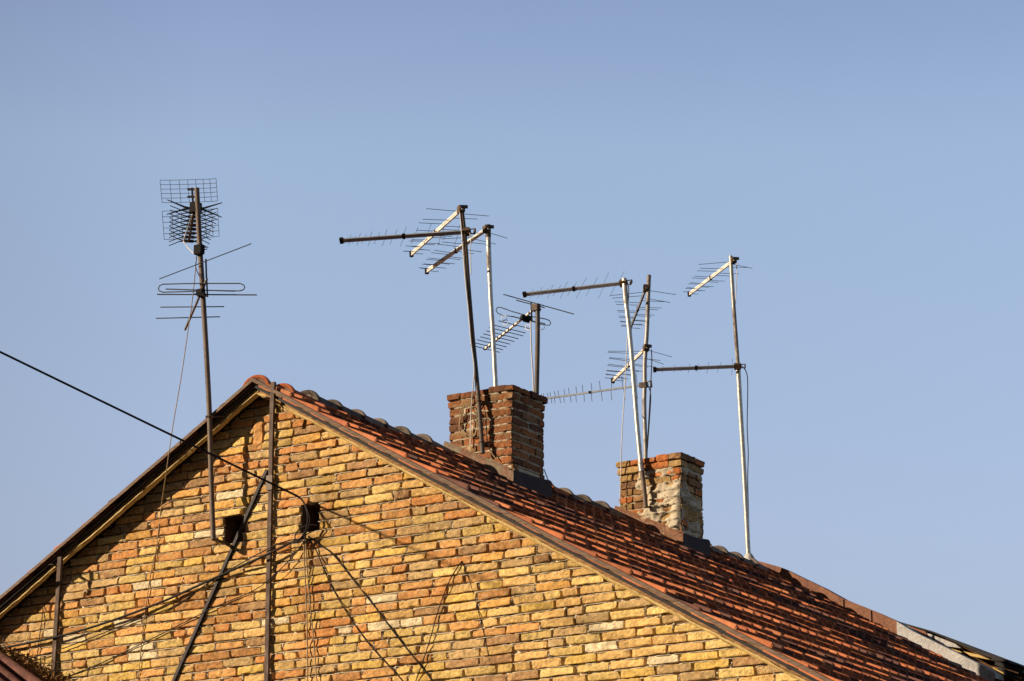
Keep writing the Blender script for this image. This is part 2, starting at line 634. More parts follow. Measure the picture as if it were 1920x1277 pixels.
def mortar_sheet(mb, O, U, N, x0, x1, z0, z1, top=None, holes=(), recess=0.030, dx=0.019, dz=CP / 15, zref=ZH, patches=None, seed=0.0):
    nxn = int((x1 - x0) / dx) + 1
    nzn = int((z1 - z0) / dz) + 1
    idx = {}
    vs = []
    for j in range(nzn + 1):
        z = z0 + (z1 - z0) * j / nzn
        for i in range(nxn + 1):
            x = x0 + (x1 - x0) * i / nxn
            if top is not None and z > top(x) + dz:
                continue
            fr = ((z - zref - nz(x * 0.8, z, 9.1) * 0.009) / CP) % 1.0
            n1 = nz(x * 3, z * 9, 7.7 + seed)
            n2 = nz(x * 30, z * 30, 1.7 + seed)
            d = -recess + 0.005 * n2 + 0.006 * n1 + (0.020 * max(0, nz(x * 2.1, z * 2.3, 31.0)) if recess > 0.03 else 0.0)
            fz = ((z - zref - nz(x * 0.8, z, 9.1) * 0.014) / CP) % 1.0
            # mortar squeezed out over the top edge of each brick, hollow under the bottom edge of the next
            ledge = max(0.0, 1.0 - abs(fz - 0.915) / 0.10)
            sq = nz(x * 7, z * 3.3, 4.2 + seed) * 0.5 + nz(x * 23, z * 17, 8.2 + seed) * 0.45 + 0.34
            if patches is not None:
                ledge *= 0.6 * min(1.0, max(0.0, min(x - x0, x1 - x) - 0.02) / 0.04)
            if ledge > 0:
                d += min(recess + 0.013, max(0.0, sq) * 0.105) * min(1.0, ledge * 1.8)
            if patches is not None:
                d += patches(x, z)
            idx[(i, j)] = len(vs)
            zc = min(z, top(x)) if top is not None else z
            vs.append(O + U * x + V((0, 0, zc)) + N * d)
    fs = []
    for j in range(nzn):
        for i in range(nxn):
            k = [(i, j), (i + 1, j), (i + 1, j + 1), (i, j + 1)]
            if all(q in idx for q in k):
                x = x0 + (x1 - x0) * (i + 0.5) / nxn
                z = z0 + (z1 - z0) * (j + 0.5) / nzn
                if any(a < x < b and c < z < d_ for a, b, c, d_ in holes):
                    continue
                fs.append(tuple(idx[q] for q in k))
    mb.add(vs, fs, (1, 1, 1), True)


mo = MB()
mortar_sheet(mo, O0, UX, NY, WX0, WX1, ZB, 8.14, top=wall_top, holes=HOLES)
random.seed(500)
for jx_, jz_ in JOINTS:                       # lumps of mortar that oozed out of the upright joints
    if random.random() < 0.45 or jz_ + CP > wall_top(jx_) - 0.05 or any(a - .02 < jx_ < b + .02 and c - .02 < jz_ < d + .01 for a, b, c, d in HOLES):
        continue
    for q_ in range(random.choice([1, 1, 2, 3])):
        c = V((jx_ + random.gauss(0, 0.004), -random.uniform(-0.006, 0.006), jz_ + CP * random.uniform(0.1, 0.95)))
        rx, rz, ry = random.uniform(0.005, 0.011), random.uniform(0.007, 0.022), random.uniform(0.008, 0.014)
        ringv = []
        for k in range(7):
            an_ = 2 * math.pi * k / 7
            w_ = random.uniform(0.7, 1.3)
            ringv.append(c + V((math.cos(an_) * rx * w_, 0.0, math.sin(an_) * rz * w_)))
        backv = [p + V((0, 0.03, 0)) for p in ringv]
        tipv = c + V((random.gauss(0, .002), -ry, random.gauss(0, .003)))
        mo.add(ringv + backv + [tipv], [(k, (k + 1) % 7, 14) for k in range(7)] + [(7 + k, 7 + (k + 1) % 7, (k + 1) % 7, k) for k in range(7)])
mo.build('mortar', M['mortar'], wall_o)

# vent openings: a brick lined niche, and a broken flue pipe inside the first
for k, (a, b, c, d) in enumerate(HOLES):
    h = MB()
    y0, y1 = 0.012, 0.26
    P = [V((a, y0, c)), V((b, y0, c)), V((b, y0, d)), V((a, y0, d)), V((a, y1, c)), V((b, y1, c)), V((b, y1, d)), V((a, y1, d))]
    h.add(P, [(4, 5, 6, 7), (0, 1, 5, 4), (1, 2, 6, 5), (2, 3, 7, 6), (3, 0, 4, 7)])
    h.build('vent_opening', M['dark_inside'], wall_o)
h = MB()
pts = [(-0.325, 0.15, ZH + 0.005), (-0.33, 0.155, ZH + 0.08), (-0.32, 0.16, ZH + 0.15), (-0.31, 0.175, ZH + 0.17)]
h.tube(smooth_path(pts, 4), [0.026] * 12 + [0.015], 10, True, (0.06, 0.035, 0.018))
h.build('flue_pipe', M['tile'], wall_o)

# the rest of the house body, below and behind what the photograph shows
b_ = MB()
b_.add([(-HALF + .25, 0.03, 0), (HALF - .25, 0.03, 0), (HALF - .25, 0.03, ZB), (-HALF + .25, 0.03, ZB)], [(0, 1, 2, 3)])
for sx in (-1, 1):
    xi = WX0 if sx < 0 else WX1
    xo = sx * (HALF - .25)
    pts = [(xi, 0.03, ZB), (xo, 0.03, ZB), (xo, 0.03, roofz(xo) - 0.03), (xi, 0.03, roofz(xi) - 0.03)]
    b_.add(pts, [(0, 1, 2, 3) if sx > 0 else (3, 2, 1, 0)])
b_.build('lower_wall', M['plain_brick'], house)
for sx in (-1, 1):
    b_ = MB()
    xo = sx * (HALF - .25)
    b_.add([(xo, 0.03, 0), (xo, YEND, 0), (xo, YEND, roofz(xo) - .03), (xo, 0.03, roofz(xo) - .03)], [(0, 1, 2, 3)])
    b_.build('side_wall', M['plain_brick'], house)

# ------------------------------------------------------------------ roof
random.seed(5)
CW, EX = 0.155, 0.33     # rib pitch along the ridge, exposed length down the slope


def tile_slope(name, side, parent, nrow, y0, y1, seed, skip=None):
    mb = MB()
    ncol = int((y1 - y0) / CW)
    cw = (y1 - y0) / ncol
    down = V((side * math.cos(R(30)), 0, -math.sin(R(30))))
    nor = V((side * math.sin(R(30)), 0, math.cos(R(30))))
    along = V((0, 1, 0))
    O = V((0, y0, TILEZ))
    prof = [(0.0, -0.026), (0.0, 0.016), (0.003, 0.026), (0.012, 0.030), (0.022, 0.026), (0.032, 0.011), (0.038, 0.003), (0.075, -0.001), (0.115, 0.001), (cw - 0.004, 0.006), (cw + 0.002, 0.006)]
    ln = EX + 0.06
    for r_ in range(nrow):
        rowlift = random.uniform(-0.004, 0.006)
        tilt0 = random.uniform(-0.004, 0.004)
        for c in range(ncol):
            s0 = r_ * EX + random.uniform(-0.006, 0.006)
            cy = c * cw
            if skip and skip(s0, cy + y0):
                continue
            lift = 0.041 + rowlift + random.uniform(-0.004, 0.004)
            sink = 0.6 if random.random() < 0.10 else 1.0
            rs_ = random.random()
            k = random.uniform(0.75, 1.2)
            base = (0.40, 0.120, 0.042)
            if rs_ < 0.25:
                base = (0.31, 0.090, 0.036)
            elif rs_ < 0.35:
                base = (0.12, 0.050, 0.035)
            elif rs_ > 0.9:
                base = (0.46, 0.16, 0.06)
            if nz(r_ * 0.9, cy * 0.6, seed) > 0.28:
                base = (0.13, 0.05, 0.032)
            col = tuple(x * k for x in base)
            yaw = random.uniform(-0.010, 0.010)
            rows_s = [0.0, ln - 0.045, ln - 0.015, ln - 0.003, ln]
            hk = [1.0, 1.0, 0.93, 0.60, 0.25]
            vs = []
            for si, s in enumerate(rows_s):
                for t, h in prof:
                    hh = (h * hk[si] if h > 0.008 else h) * sink
                    nn = 0.006 + (lift) * (s / ln) + hh + tilt0 * (s / ln)
                    bend = 0.006 * max(0, si - 2) if h > 0.008 else 0
                    vs.append(O + down * (s0 + s) + along * (cy + t + yaw * s + bend) + nor * nn)
            # underside row at the lower end and the front edge strip
            W = len(prof)
            base_i = len(vs)
            for t, h in prof:
                vs.append(O + down * (s0 + ln - 0.002) + along * (cy + t + yaw * ln) + nor * (0.006 + lift - 0.038))
            fs = []
            for a in range(len(rows_s) - 1):
                for b in range(W - 1):
                    q = a * W + b
                    fs.append((q, q + W, q + W + 1, q + 1) if side > 0 else (q, q + 1, q + W + 1, q + W))
            e = (len(rows_s) - 1) * W
            for b in range(W - 1):
                fs.append((e + b, base_i + b, base_i + b + 1, e + b + 1) if side > 0 else (e + b, e + b + 1, base_i + b + 1, base_i + b))
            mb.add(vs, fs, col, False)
            # shade between the ribs painted into the channel colour, ribs left bright
            pan_shade = random.uniform(0.32, 0.6)
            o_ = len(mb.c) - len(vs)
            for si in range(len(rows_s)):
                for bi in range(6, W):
                    mb.c[o_ + si * W + bi] = (col[0] * pan_shade, col[1] * pan_shade, col[2] * pan_shade * 1.1)
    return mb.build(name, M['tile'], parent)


NROW = int(HALF / math.cos(R(30)) / EX) + 1
C1 = (0.0, 0.665, 2.654, 3.19)       # chimney x0,x1,y0,y1
C2 = (0.008, 0.692, 5.605, 6.04)


def skip_ch(s, y):
    x = (s + 0.2) * math.cos(R(30))
    for x0, x1, y0, y1 in (C1, C2):
        if x < x1 and y0 - 0.06 < y < y1 - 0.05:
            return True
    return False


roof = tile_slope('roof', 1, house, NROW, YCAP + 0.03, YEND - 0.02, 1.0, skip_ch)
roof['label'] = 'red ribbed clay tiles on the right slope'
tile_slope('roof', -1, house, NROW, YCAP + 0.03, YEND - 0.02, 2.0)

# roof deck under the tiles (also the soffit of the verge)
deck = MB()
for sd_ in (-1, 1):
    dn = V((sd_ * math.cos(R(30)), 0, -math.sin(R(30))))
    nr = V((sd_ * math.sin(R(30)), 0, math.cos(R(30))))
    O = V((0, 0, TILEZ - 0.004))
    Ls = HALF / math.cos(R(30)) + 0.1
    y0, y1 = YCAP + 0.02, YEND
    P = []
    for h in (-0.022, 0.0):
        for s, y in ((0, y0), (Ls, y0), (Ls, y1), (0, y1)):
            P.append(O + dn * s + nr * h + V((0, y, 0)))
    if sd_ > 0:
        deck.hexa(P)
    else:
        deck.hexa([P[1], P[0], P[3], P[2], P[5], P[4], P[7], P[6]])
deck.build('roof_deck', M['tar'], roof)

# verge: sheet metal capping, bargeboard and lower pale lath, each side its own
def sweep(mb, side, L, prof, n=90, wav=0.0, seed=0.0, x_off=0.0, taper=None):
    """prof: (y, q) with q measured square to the slope, downward from the capping line"""
    dn = V((side * math.cos(R(30)), 0, -math.sin(R(30))))
    nr = V((side * math.sin(R(30)), 0, math.cos(R(30))))
    vs = []
    m_ = len(prof)
    for i in range(n + 1):
        s = x_off + (L - x_off) * i / n
        sag = nz(s * 0.7, seed, 0.5) * 0.010
        for k, (y, q) in enumerate(prof):
            wv = wav * (nz(s * 5, k * 3.1, seed) + 0.5 * nz(s * 17, k * 2.2, seed)) if wav else 0
            vt = V((0, y + wv * 0.5, CAPZ)) + dn * s - nr * (q + sag + wv)
            if i == 0 and x_off == 0.0:            # mitre at the apex
                vt = V((0, y, CAPZ - (q + sag) / math.cos(R(30))))
            vs.append(vt)
    fs = []
    for i in range(n):
        for k in range(m_):
            a = i * m_ + k
            b = i * m_ + (k + 1) % m_
            fs.append((a, a + m_, b + m_, b) if side > 0 else (a, b, b + m_, a + m_))
    fs.append(tuple(range(m_)) if side < 0 else tuple(reversed(range(m_))))
    e = n * m_
    fs.append(tuple(range(e, e + m_)) if side > 0 else tuple(reversed(range(e, e + m_))))
    mb.add(vs, fs)


LR = HALF / math.cos(R(30)) + 0.1
for sd_ in (-1, 1):
    c_ = MB()
    sweep(c_, sd_, LR, [(YCAP - 0.012, 0.0), (YCAP - 0.014, 0.028), (YCAP - 0.008, 0.028), (YCAP - 0.004, 0.008), (YCAP + 0.045, 0.006), (YCAP + 0.045, -0.002)], wav=0.0015, seed=sd_ * 3.0)
    c_.build('verge_capping', M['cap'], roof)
    w_ = MB()
    sweep(w_, sd_, LR, [(-0.128, 0.018), (-0.138, 0.030), (-0.144, 0.060), (-0.138, 0.088), (-0.115, 0.090), (-0.115, 0.018)], wav=0.004, seed=sd_ * 5.0 + 1)
    bb = w_.build('bargeboard', M['wood'], house)
    w2 = MB()
    sweep(w2, sd_, LR, [(-0.135, 0.088), (-0.147, 0.092), (-0.149, 0.102), (-0.138, 0.112), (-0.110, 0.112), (-0.110, 0.088)], wav=0.010, seed=sd_ * 7.0 + 2, n=260)
    w2.build('lath', M['wood_pale'], bb)
    if sd_ > 0:                        # dark knots and nail heads along the board
        for u, v in ((588, 782), (727, 853), (962, 972), (1068, 1032), (1125, 1060), (1350, 1183), (1478, 1250)):
            kn = MB()
            P = at(u, v, -0.1445)
            pts = []
            for t in range(12):
                an = 2 * math.pi * t / 12
                pts.append(P + V((math.cos(an) * 0.026, 0, math.sin(an) * 0.02 - math.cos(an) * 0.012)))
            back = [p + V((0, 0.008, 0)) for p in pts]
            fr_ = [P + (p - P) * 0.7 + V((0, -0.005, 0)) for p in pts]
            n12 = 12
            fs = [tuple(range(24, 36))] + [(k, (k + 1) % 12, 24 + (k + 1) % 12, 24 + k) for k in range(12)] + [(12 + k, 12 + (k + 1) % 12, (k + 1) % 12, k) for k in range(12)]
            kn.add(pts + back + fr_, fs)
            kn.build('knot', M['dark_inside'], bb)

# ridge tiles, wide end towards the gable
random.seed(21)
y = YCAP + 0.03
kidx = 0
while y < 8.45:
    yn = y + 0.34 + 0.07
    if not ((C1[2] - 0.10 < y + 0.20 < C1[3] + 0.06) or (C2[2] - 0.10 < y + 0.20 < C2[3] + 0.06)):
        rt = MB()
        zc = (8.105 if kidx > 1 else 8.088) + nz(y, 0, 0) * 0.015
        ringp = []
        yaw = random.uniform(-0.03, 0.03)
        for yy, rr_ in ((0.0, 0.118), (0.006, 0.128), (0.022, 0.132), (0.040, 0.126), (0.070, 0.111), (0.16, 0.108), (0.41, 0.100)):
            for k in range(15):
                an = math.pi * (k / 14) * 1.12 - math.pi * 0.06
                ringp.append(V((math.cos(an) * rr_ * 1.15 + yaw * yy, y + yy, zc + math.sin(an) * rr_ - yy * 0.03)))
        n15 = 15
        fs = []
        for a in range(6):
            for b in range(14):
                q = a * n15 + b
                fs.append((q, q + 1, q + n15 + 1, q + n15))
        inner = [V((p.x * 0.80, p.y + 0.03, zc + (p.z - zc) * 0.80)) for p in ringp[:15]]
        o_ = len(ringp)
        fs += [(b, o_ + b, o_ + b + 1, b + 1) for b in range(14)]
        c = (0.32, 0.09, 0.035) if kidx in (0, 1, 8, 11, 13, 17, 20) else random.choice([(0.13, 0.10, 0.08), (0.09, 0.07, 0.055), (0.16, 0.125, 0.10)])
        rt.add(ringp + inner, fs, c, True)
        rt.add(inner, [tuple(range(15))], (0.14, 0.11, 0.08))
        rt.build('ridge_tile', M['ridge'], roof)
    y += 0.335
    kidx += 1

# ------------------------------------------------------------------ chimneys
CHB = [(0.17, 0.070, 0.030), (0.11, 0.050, 0.028), (0.19, 0.105, 0.052), (0.15, 0.058, 0.027), (0.23, 0.085, 0.033), (0.10, 0.042, 0.025)]
CHB2 = [(0.26, 0.165, 0.07), (0.20, 0.11, 0.05), (0.31, 0.105, 0.035), (0.28, 0.175, 0.075), (0.16, 0.085, 0.045)]


def chimney(x0, x1, y0, y1, zt, pal, nm, plaster, seed):
    random.seed(seed)
    mb = MB()
    mm = MB()
    faces = [(V((x0, y0, 0)), V((1, 0, 0)), V((0, -1, 0)), x1 - x0, 0), (V((x1, y0, 0)), V((0, 1, 0)), V((1, 0, 0)), y1 - y0, 1),
             (V((x1, y1, 0)), V((-1, 0, 0)), V((0, 1, 0)), x1 - x0, 2), (V((x0, y1, 0)), V((0, -1, 0)), V((-1, 0, 0)), y1 - y0, 3)]
    nc = 13
    ch = 0.0725
    for r_ in range(nc):
        ztop = zt - r_ * ch
        zbot = ztop - ch
        out = 0.021 if r_ == 0 else (0.013 if r_ == 1 else 0.0)
        shade = random.choice(pal)
        for (O, U, N, L, fi) in faces:
            out_f = out
            x = -out_f
            end = L + out_f
            first = True
            while x < end - 0.01:
                l = 0.15 if ((r_ + fi) % 2 == 0 and first) or random.random() < 0.3 else 0.29
                l = l if end - x - l > 0.09 else end - x
                l = min(l, end - x)
                first = False
                col = random.choice(pal)
                jt = random.uniform(0.010, 0.015)
                top_drop = random.uniform(0.008, 0.022) if r_ == 0 and x < 0.33 and fi == 0 else 0
                cm = (lambda X, t=ztop: t - 0.001)
                j0 = 0.0 if x < 0.001 - out_f + 0.0 else random.uniform(0.005, 0.010)
                j1 = 0.0 if x + l >= end - 0.011 else 0.004
                brick(mb, O, U, N, x + j0, x + l - j1, zbot + jt / 2, ztop - jt / 2 - top_drop, col, front=out_f + random.uniform(-0.007, 0.007), seed=random.random() * 40,
                      rough=1.1, depth=0.14, nzv=5)
                x += l
    top = zt

    def patches(fi):
        def f(x, z):
            if not plaster:
                n1 = nz(x * 4, z * 6, 2.5 + fi * 7)
                return 0.004 + max(0, n1 - 0.32) * 0.03 + (0.016 if z < 7.96 else 0)
            n1 = nz(x * 5.5, z * 7.5, 12.5 + fi * 7) * 1.0 + nz(x * 19, z * 23, 3.5 + fi) * 0.28
            g_ = (x - 0.50) * 0.8 if fi == 0 else 0.0
            low = max(0, (8.14 - z)) * 0.4
            n1 = n1 + g_ + low
            if z > top - 0.14:
                n1 -= 0.8
            edge = min(1.0, max(0.0, min(x, (x1 - x0 if fi in (0, 2) else y1 - y0) - x)) / 0.03)
            return (0.005 + max(-0.3, min(0.5, n1 - 0.05)) * 0.055 + (0.012 if n1 > 0.07 else 0)) * (0.5 + 0.5 * edge)
        return f
    for (O, U, N, L, fi) in faces:
        mortar_sheet(mm, O, U, N, 0.004, L - 0.004, zt - nc * ch, zt - 0.03, recess=0.020, dx=0.011, dz=0.009, zref=zt - 20 * ch, patches=patches(fi), seed=seed + fi)
    # crown: a ring of mortar with the dark flue in the middle
    cx, cy = (x0 + x1) / 2, (y0 + y1) / 2
    hx, hy = (x1 - x0) / 2 + 0.0, (y1 - y0) / 2 + 0.0
    ix, iy = hx - 0.13, hy - 0.13
    zt2 = zt - 0.012
    o4 = [V((cx + sx * hx, cy + sy * hy, zt2)) for sx, sy in ((-1, -1), (1, -1), (1, 1), (-1, 1))]
    i4 = [V((cx + sx * ix, cy + sy * iy, zt2 + 0.003)) for sx, sy in ((-1, -1), (1, -1), (1, 1), (-1, 1))]
    b4 = [V((p.x, p.y, zt - 0.5)) for p in i4]
    mm.add(o4 + i4 + b4, [(k, (k + 1) % 4, 4 + (k + 1) % 4, 4 + k) for k in range(4)] + [(4 + k, 4 + (k + 1) % 4, 8 + (k + 1) % 4, 8 + k) for k in range(4)] + [(8, 9, 10, 11)])
    c = mb.build('chimney', M['chimney_brick'], roof)
    c['label'] = nm
    m2 = MB()
    mm.build('chimney_mortar', M['chmortar'], roof)
    return c


M['chmortar'] = mat_noise('pale_mortar', [(0.3, (0.266, 0.208, 0.133)), (0.5, (0.444, 0.369, 0.259)), (0.72, (0.547, 0.489, 0.369))], 12, 0.95, 0.9, 0.008, 45, 0.1)
chimney(C1[0], C1[1], C1[2], C1[3], 8.705, CHB, 'bare brown brick chimney nearer the gable', False, 31)
chimney(C2[0], C2[1], C2[2], C2[3], 8.712, CHB2, 'brick chimney smeared with pale plaster, farther along the ridge', True, 47)


def flashing(x0, x1, y0, y1, mfront, tl, tr, back_h):
    """tl, tr: top edge z at left and right of the front apron"""
    n = 24
    for part in ('front', 'side'):
        mb = MB()
        if part == 'front':
            vs = []
            yf = y0 - 0.035
            for i in range(n + 1):
                t = i / n
                x = x0 - 0.035 + (x1 - x0 + 0.075) * t
                zt = tl + (tr - tl) * t + nz(x * 9, 0, 4) * 0.004
                zb = roofz(x) + 0.012
                wv = nz(x * 6, 1, 1) * 0.006
                vs += [V((x, yf - 0.012 + wv, zb)), V((x, yf + wv, zt - 0.03)), V((x, yf + 0.018, zt)), V((x, yf + 0.03, zt)), V((x, yf - 0.11, zb + 0.022)), V((x, yf - 0.11, zb + 0.012))]
            fs = []
            for i in range(n):
                a, b = i * 6, i * 6 + 6
                for p, q in ((1, 0), (2, 1), (3, 2), (0, 4), (4, 5)):
                    fs.append((a + q, b + q, b + p, a + p))
            mb.add(vs, fs)
            mb.build('flashing', mfront, roof)
        else:
            xf = x1 + 0.04
            vs = []
            for i in range(n + 1):
                t = i / n
                y = y0 - 0.04 + (y1 - y0 + 0.10) * t
                zt = tr + 0.0 + 0.02 * t + (back_h * max(0, t - 0.75) * 2)
                zb = roofz(xf) + 0.010
                vs += [V((xf + 0.004, y, zb)), V((xf, y, zt - 0.02)), V((xf - 0.02, y, zt)), V((xf - 0.05, y, zt)), V((xf + 0.11, y, roofz(xf + 0.11) + 0.034)), V((xf + 0.11, y, roofz(xf + 0.11) + 0.02))]
            fs = []
            for i in range(n):
                a, b = i * 6, i * 6 + 6
                for p, q in ((1, 0), (2, 1), (3, 2), (0, 4), (4, 5)):
                    fs.append((a + q, b + q, b + p, a + p))
            mb.add(vs, fs)
            o_ = mb.build('flashing', M['flash_shaded'], roof)


M['flash_shaded'] = mat_flash('shaded_rust_sheet', (0.022, 0.012, 0.014), (0.04, 0.018, 0.014), 0.45, 0.6)  # side flashing: shade of the unlit face put into its colour
flashing(C1[0], C1[1], C1[2], C1[3], M['flash1'], 8.275, 7.915, 0.02)
flashing(C2[0], C2[1], C2[2], C2[3], M['flash2'], 8.27, 7.91, 0.02)

# fire wall at the far end of the roof: rust sheet over the first part, then bare render
random.seed(3)
top_px = [(1412, 1050), (1430, 1054), (1465, 1064), (1500, 1081), (1540, 1100), (1580, 1122), (1640, 1146), (1681, 1164)]
ycut = YEND - 0.02
fw = MB()
tp = [at(u, v, ycut) for u, v in top_px]
vs = []
for p in tp:
    vs += [p, V((p.x, ycut, roofz(p.x) - 0.05)), p + V((0, 0.16, 0.0)), V((p.x, ycut + 0.16, roofz(p.x) - 0.05))]
fs = []
for i in range(len(tp) - 1):
    a, b = i * 4, i * 4 + 4
    fs += [(a + 1, b + 1, b, a), (a, b, b + 2, a + 2), (a + 2, b + 2, b + 3, a + 3)]
fs += [(0, 2, 3, 1)]
fw.add(vs, fs)
pw = fw.build('parapet', M['rust'], house)
pw['label'] = 'rusty sheet metal parapet at the far verge'
# seams of the sheets
for u, v, dv in ((1466, 1064, 30), (1580, 1122, 20), (1632, 1143, 22)):
    sm = MB()
    p = at(u, v, ycut)
    sm.box(p + V((0, -0.006, -0.10)), 0.010, 0.007, 0.09)
    sm.build('seam', M['rust'], pw)
top2 = [(1681, 1165), (1712, 1184), (1747, 1201), (1800, 1227), (1850, 1252), (1866, 1262)]
fw = MB()
tp = [at(u, v, ycut) for u, v in top2]
vs = []
for i, p in enumerate(tp):
    bz = min(p.z - 0.01, roofz(p.x) - 0.05) if i < len(tp) - 1 else p.z - 0.05
    vs += [p, V((p.x, ycut, bz)), p + V((0, 0.22, 0)), V((p.x, ycut + 0.22, bz))]
fs = []
for i in range(len(tp) - 1):
    a, b = i * 4, i * 4 + 4
    fs += [(a + 1, b + 1, b, a), (a, b, b + 2, a + 2), (a + 2, b + 2, b + 3, a + 3)]
e = (len(tp) - 1) * 4
fs += [(e, e + 1, e + 3, e + 2)]
fw.add(vs, fs)
pw2 = fw.build('parapet', M['render'], house)
pw2['label'] = 'pale rendered strip of parapet lower down'

# ------------------------------------------------------------------ neighbouring roof behind the fire wall
nb = thing('neighbour_house', 'dark tar covered roof edge of the house behind the parapet', 'house', (2.5, 9.2, 0))
YN = 8.95
TL = [(1640, 1150), (1677, 1163), (1747, 1183), (1800, 1204), (1841, 1221), (1894, 1238), (1990, 1284), (2150, 1365)]
mb = MB()
vs = []
for i, (u, v) in enumerate(TL):
    p = at(u, v, YN)
    th = 0.016 + 0.030 * max(0, min(1, (i - 2) / 3))
    vs += [p, p - V((0, 0, th)), p + V((0, 4.0, 0.0)), p + V((0, 4.0, -th))]
fs = []
for i in range(len(TL) - 1):
    a, b = i * 4, i * 4 + 4
    fs += [(a + 1, b + 1, b, a), (a, b, b + 2, a + 2), (a + 3, b + 3, b + 1, a + 1), (a + 2, b + 2, b + 3, a + 3)]
mb.add(vs, fs)
mb.build('roof', M['tar'], nb)
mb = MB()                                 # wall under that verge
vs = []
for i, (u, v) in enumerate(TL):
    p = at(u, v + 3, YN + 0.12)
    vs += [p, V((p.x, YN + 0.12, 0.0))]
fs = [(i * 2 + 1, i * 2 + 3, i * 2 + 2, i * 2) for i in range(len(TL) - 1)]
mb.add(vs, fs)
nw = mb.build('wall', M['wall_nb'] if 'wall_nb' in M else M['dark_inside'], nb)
# bits of mortar bedding and exposed lath under the verge
for poly, mt in (([(1690, 1169), (1704, 1174), (1712, 1181), (1698, 1176)], 'render'), ([(1704, 1174), (1735, 1184), (1742, 1198), (1722, 1188)], 'rust'), ([(1738, 1187), (1748, 1190), (1744, 1199)], 'render'),
                 ([(1752, 1192), (1790, 1207), (1801, 1215), (1776, 1212), (1754, 1206)], 'render'), ([(1764, 1210), (1800, 1221), (1804, 1224), (1782, 1219)], 'wood_pale'), ([(1806, 1221), (1836, 1228), (1856, 1237), (1820, 1230)], 'wood_pale')):
    mb = MB()
    f_ = [at(u, v, YN - 0.03) for u, v in poly]
    b2 = [p + V((0, 0.14, 0)) for p in f_]
    n = len(f_)
    mb.add(f_ + b2, [tuple(range(n)), tuple(range(2 * n - 1, n - 1, -1))] + [(k, n + k, n + (k + 1) % n, (k + 1) % n) for k in range(n)])
    mb.build('verge_lath' if mt == 'wood_pale' else 'verge_bedding', M[mt], nb)
# slates lying loose at the lower right corner, and a short cable end
for (ua, va, ub, vb, t) in ((1868, 1239, 1900, 1243, 4), (1874, 1246, 1925, 1262, 7), (1880, 1256, 1930, 1274, 6), (1890, 1266, 1935, 1284, 6), (1830, 1248, 1850, 1254, 4)):
    mb = MB()
    a, b = at(ua, va, YN - 0.1), at(ub, vb, YN - 0.1)
    mb.bar(a, b, 0.22, t * 0.0055)
    mb.build('slate', M['tar'], nb)
mb = MB()
mb.tube([at(1862, 1252, YN - 0.2), at(1880, 1262, YN - 0.2), at(1895, 1270, YN - 0.2)], 0.008, 6)
mb.build('lath', M['wood_pale'], nb)

# ------------------------------------------------------------------ small annex roof and dry leaves, lower left
an = thing('annex_roof', 'small red tiled roof edge at the lower left under dry leaves', 'roof', at(30, 1277, -0.35))
for k, (u0, v0, u1, v1, yy) in enumerate([(-60, 1192, 70, 1284, -0.34), (-60, 1212, 30, 1284, -0.48), (-60, 1236, 0, 1284, -0.62)]):
    mb = MB()
    a, b = at(u0, v0, yy), at(u1, v1, yy)
    d = (b - a)
    pts = []
    for i in range(9):
        t = i / 8
        pts.append(a + d * t * 2.2)
    mb.tube(pts, 0.052, 12, True, (0.17, 0.075, 0.055))
    mb.build('edge_tile', M['ridge'], an)
mb = MB()
a, b = at(-60, 1206, -0.1), at(70, 1298, -0.1)
d = (b - a)
P = [a, a + d * 2.2, a + d * 2.2 + V((0, -2.0, -0.0)), a + V((0, -2.0, 0))]
mb.hexa([p - V((0, 0, 0.08)) for p in (P[3], P[2], P[1], P[0])] + [p - V((0, 0, 0.03)) for p in (P[3], P[2], P[1], P[0])], (0.12, 0.05, 0.035))
mb.build('roof_slab', M['ridge'], an)

random.seed(77)
lv = MB()
for k in range(430):
    t = random.random()
    u = -20 + 150 * t
    v = 1222 + 52 * t + random.gauss(0, 9) - 6 * math.sin(t * 7)
    if u > 90:
        v += 12
    yy = random.uniform(-0.26, -0.03)
    c = at(u, v, yy)
    if c.z < 5.6:
        continue
    d1 = V((random.gauss(0, 1), random.gauss(0, 1), random.gauss(0, 1))).normalized()
    d2 = d1.cross(V((random.gauss(0, 1), random.gauss(0, 1), random.gauss(0, 1)))).normalized()
    n_1 = d1.cross(d2)
    L, W = random.uniform(0.015, 0.038), random.uniform(0.007, 0.014)
    lv.add([c - d1 * L, c + d2 * W + n_1 * 0.006, c + d1 * L, c - d2 * W + n_1 * 0.006, c + n_1 * -0.004], [(0, 4, 1), (1, 4, 2), (2, 4, 3), (3, 4, 0)])
for k in range(26):
    t = random.random()
    a = at(-10 + 130 * t, 1226 + 48 * t, random.uniform(-0.2, -0.05))
    pts = [a]
    d1 = V((random.gauss(0, 1), random.gauss(0, .4), random.gauss(0.2, .6))).normalized()
    for i in range(5):
        d1 = (d1 + V((random.gauss(0, .4), random.gauss(0, .3), random.gauss(-.1, .4)))).normalized()
        pts.append(pts[-1] + d1 * 0.03)
    lv.tube(pts, 0.003, 4)
tag(lv.build('dry_leaves', M['leaf']), 'dry brown vine leaves piled against the wall above the small red roof', 'leaves', kind='stuff')
del bpy.data.objects['dry_leaves']['category']


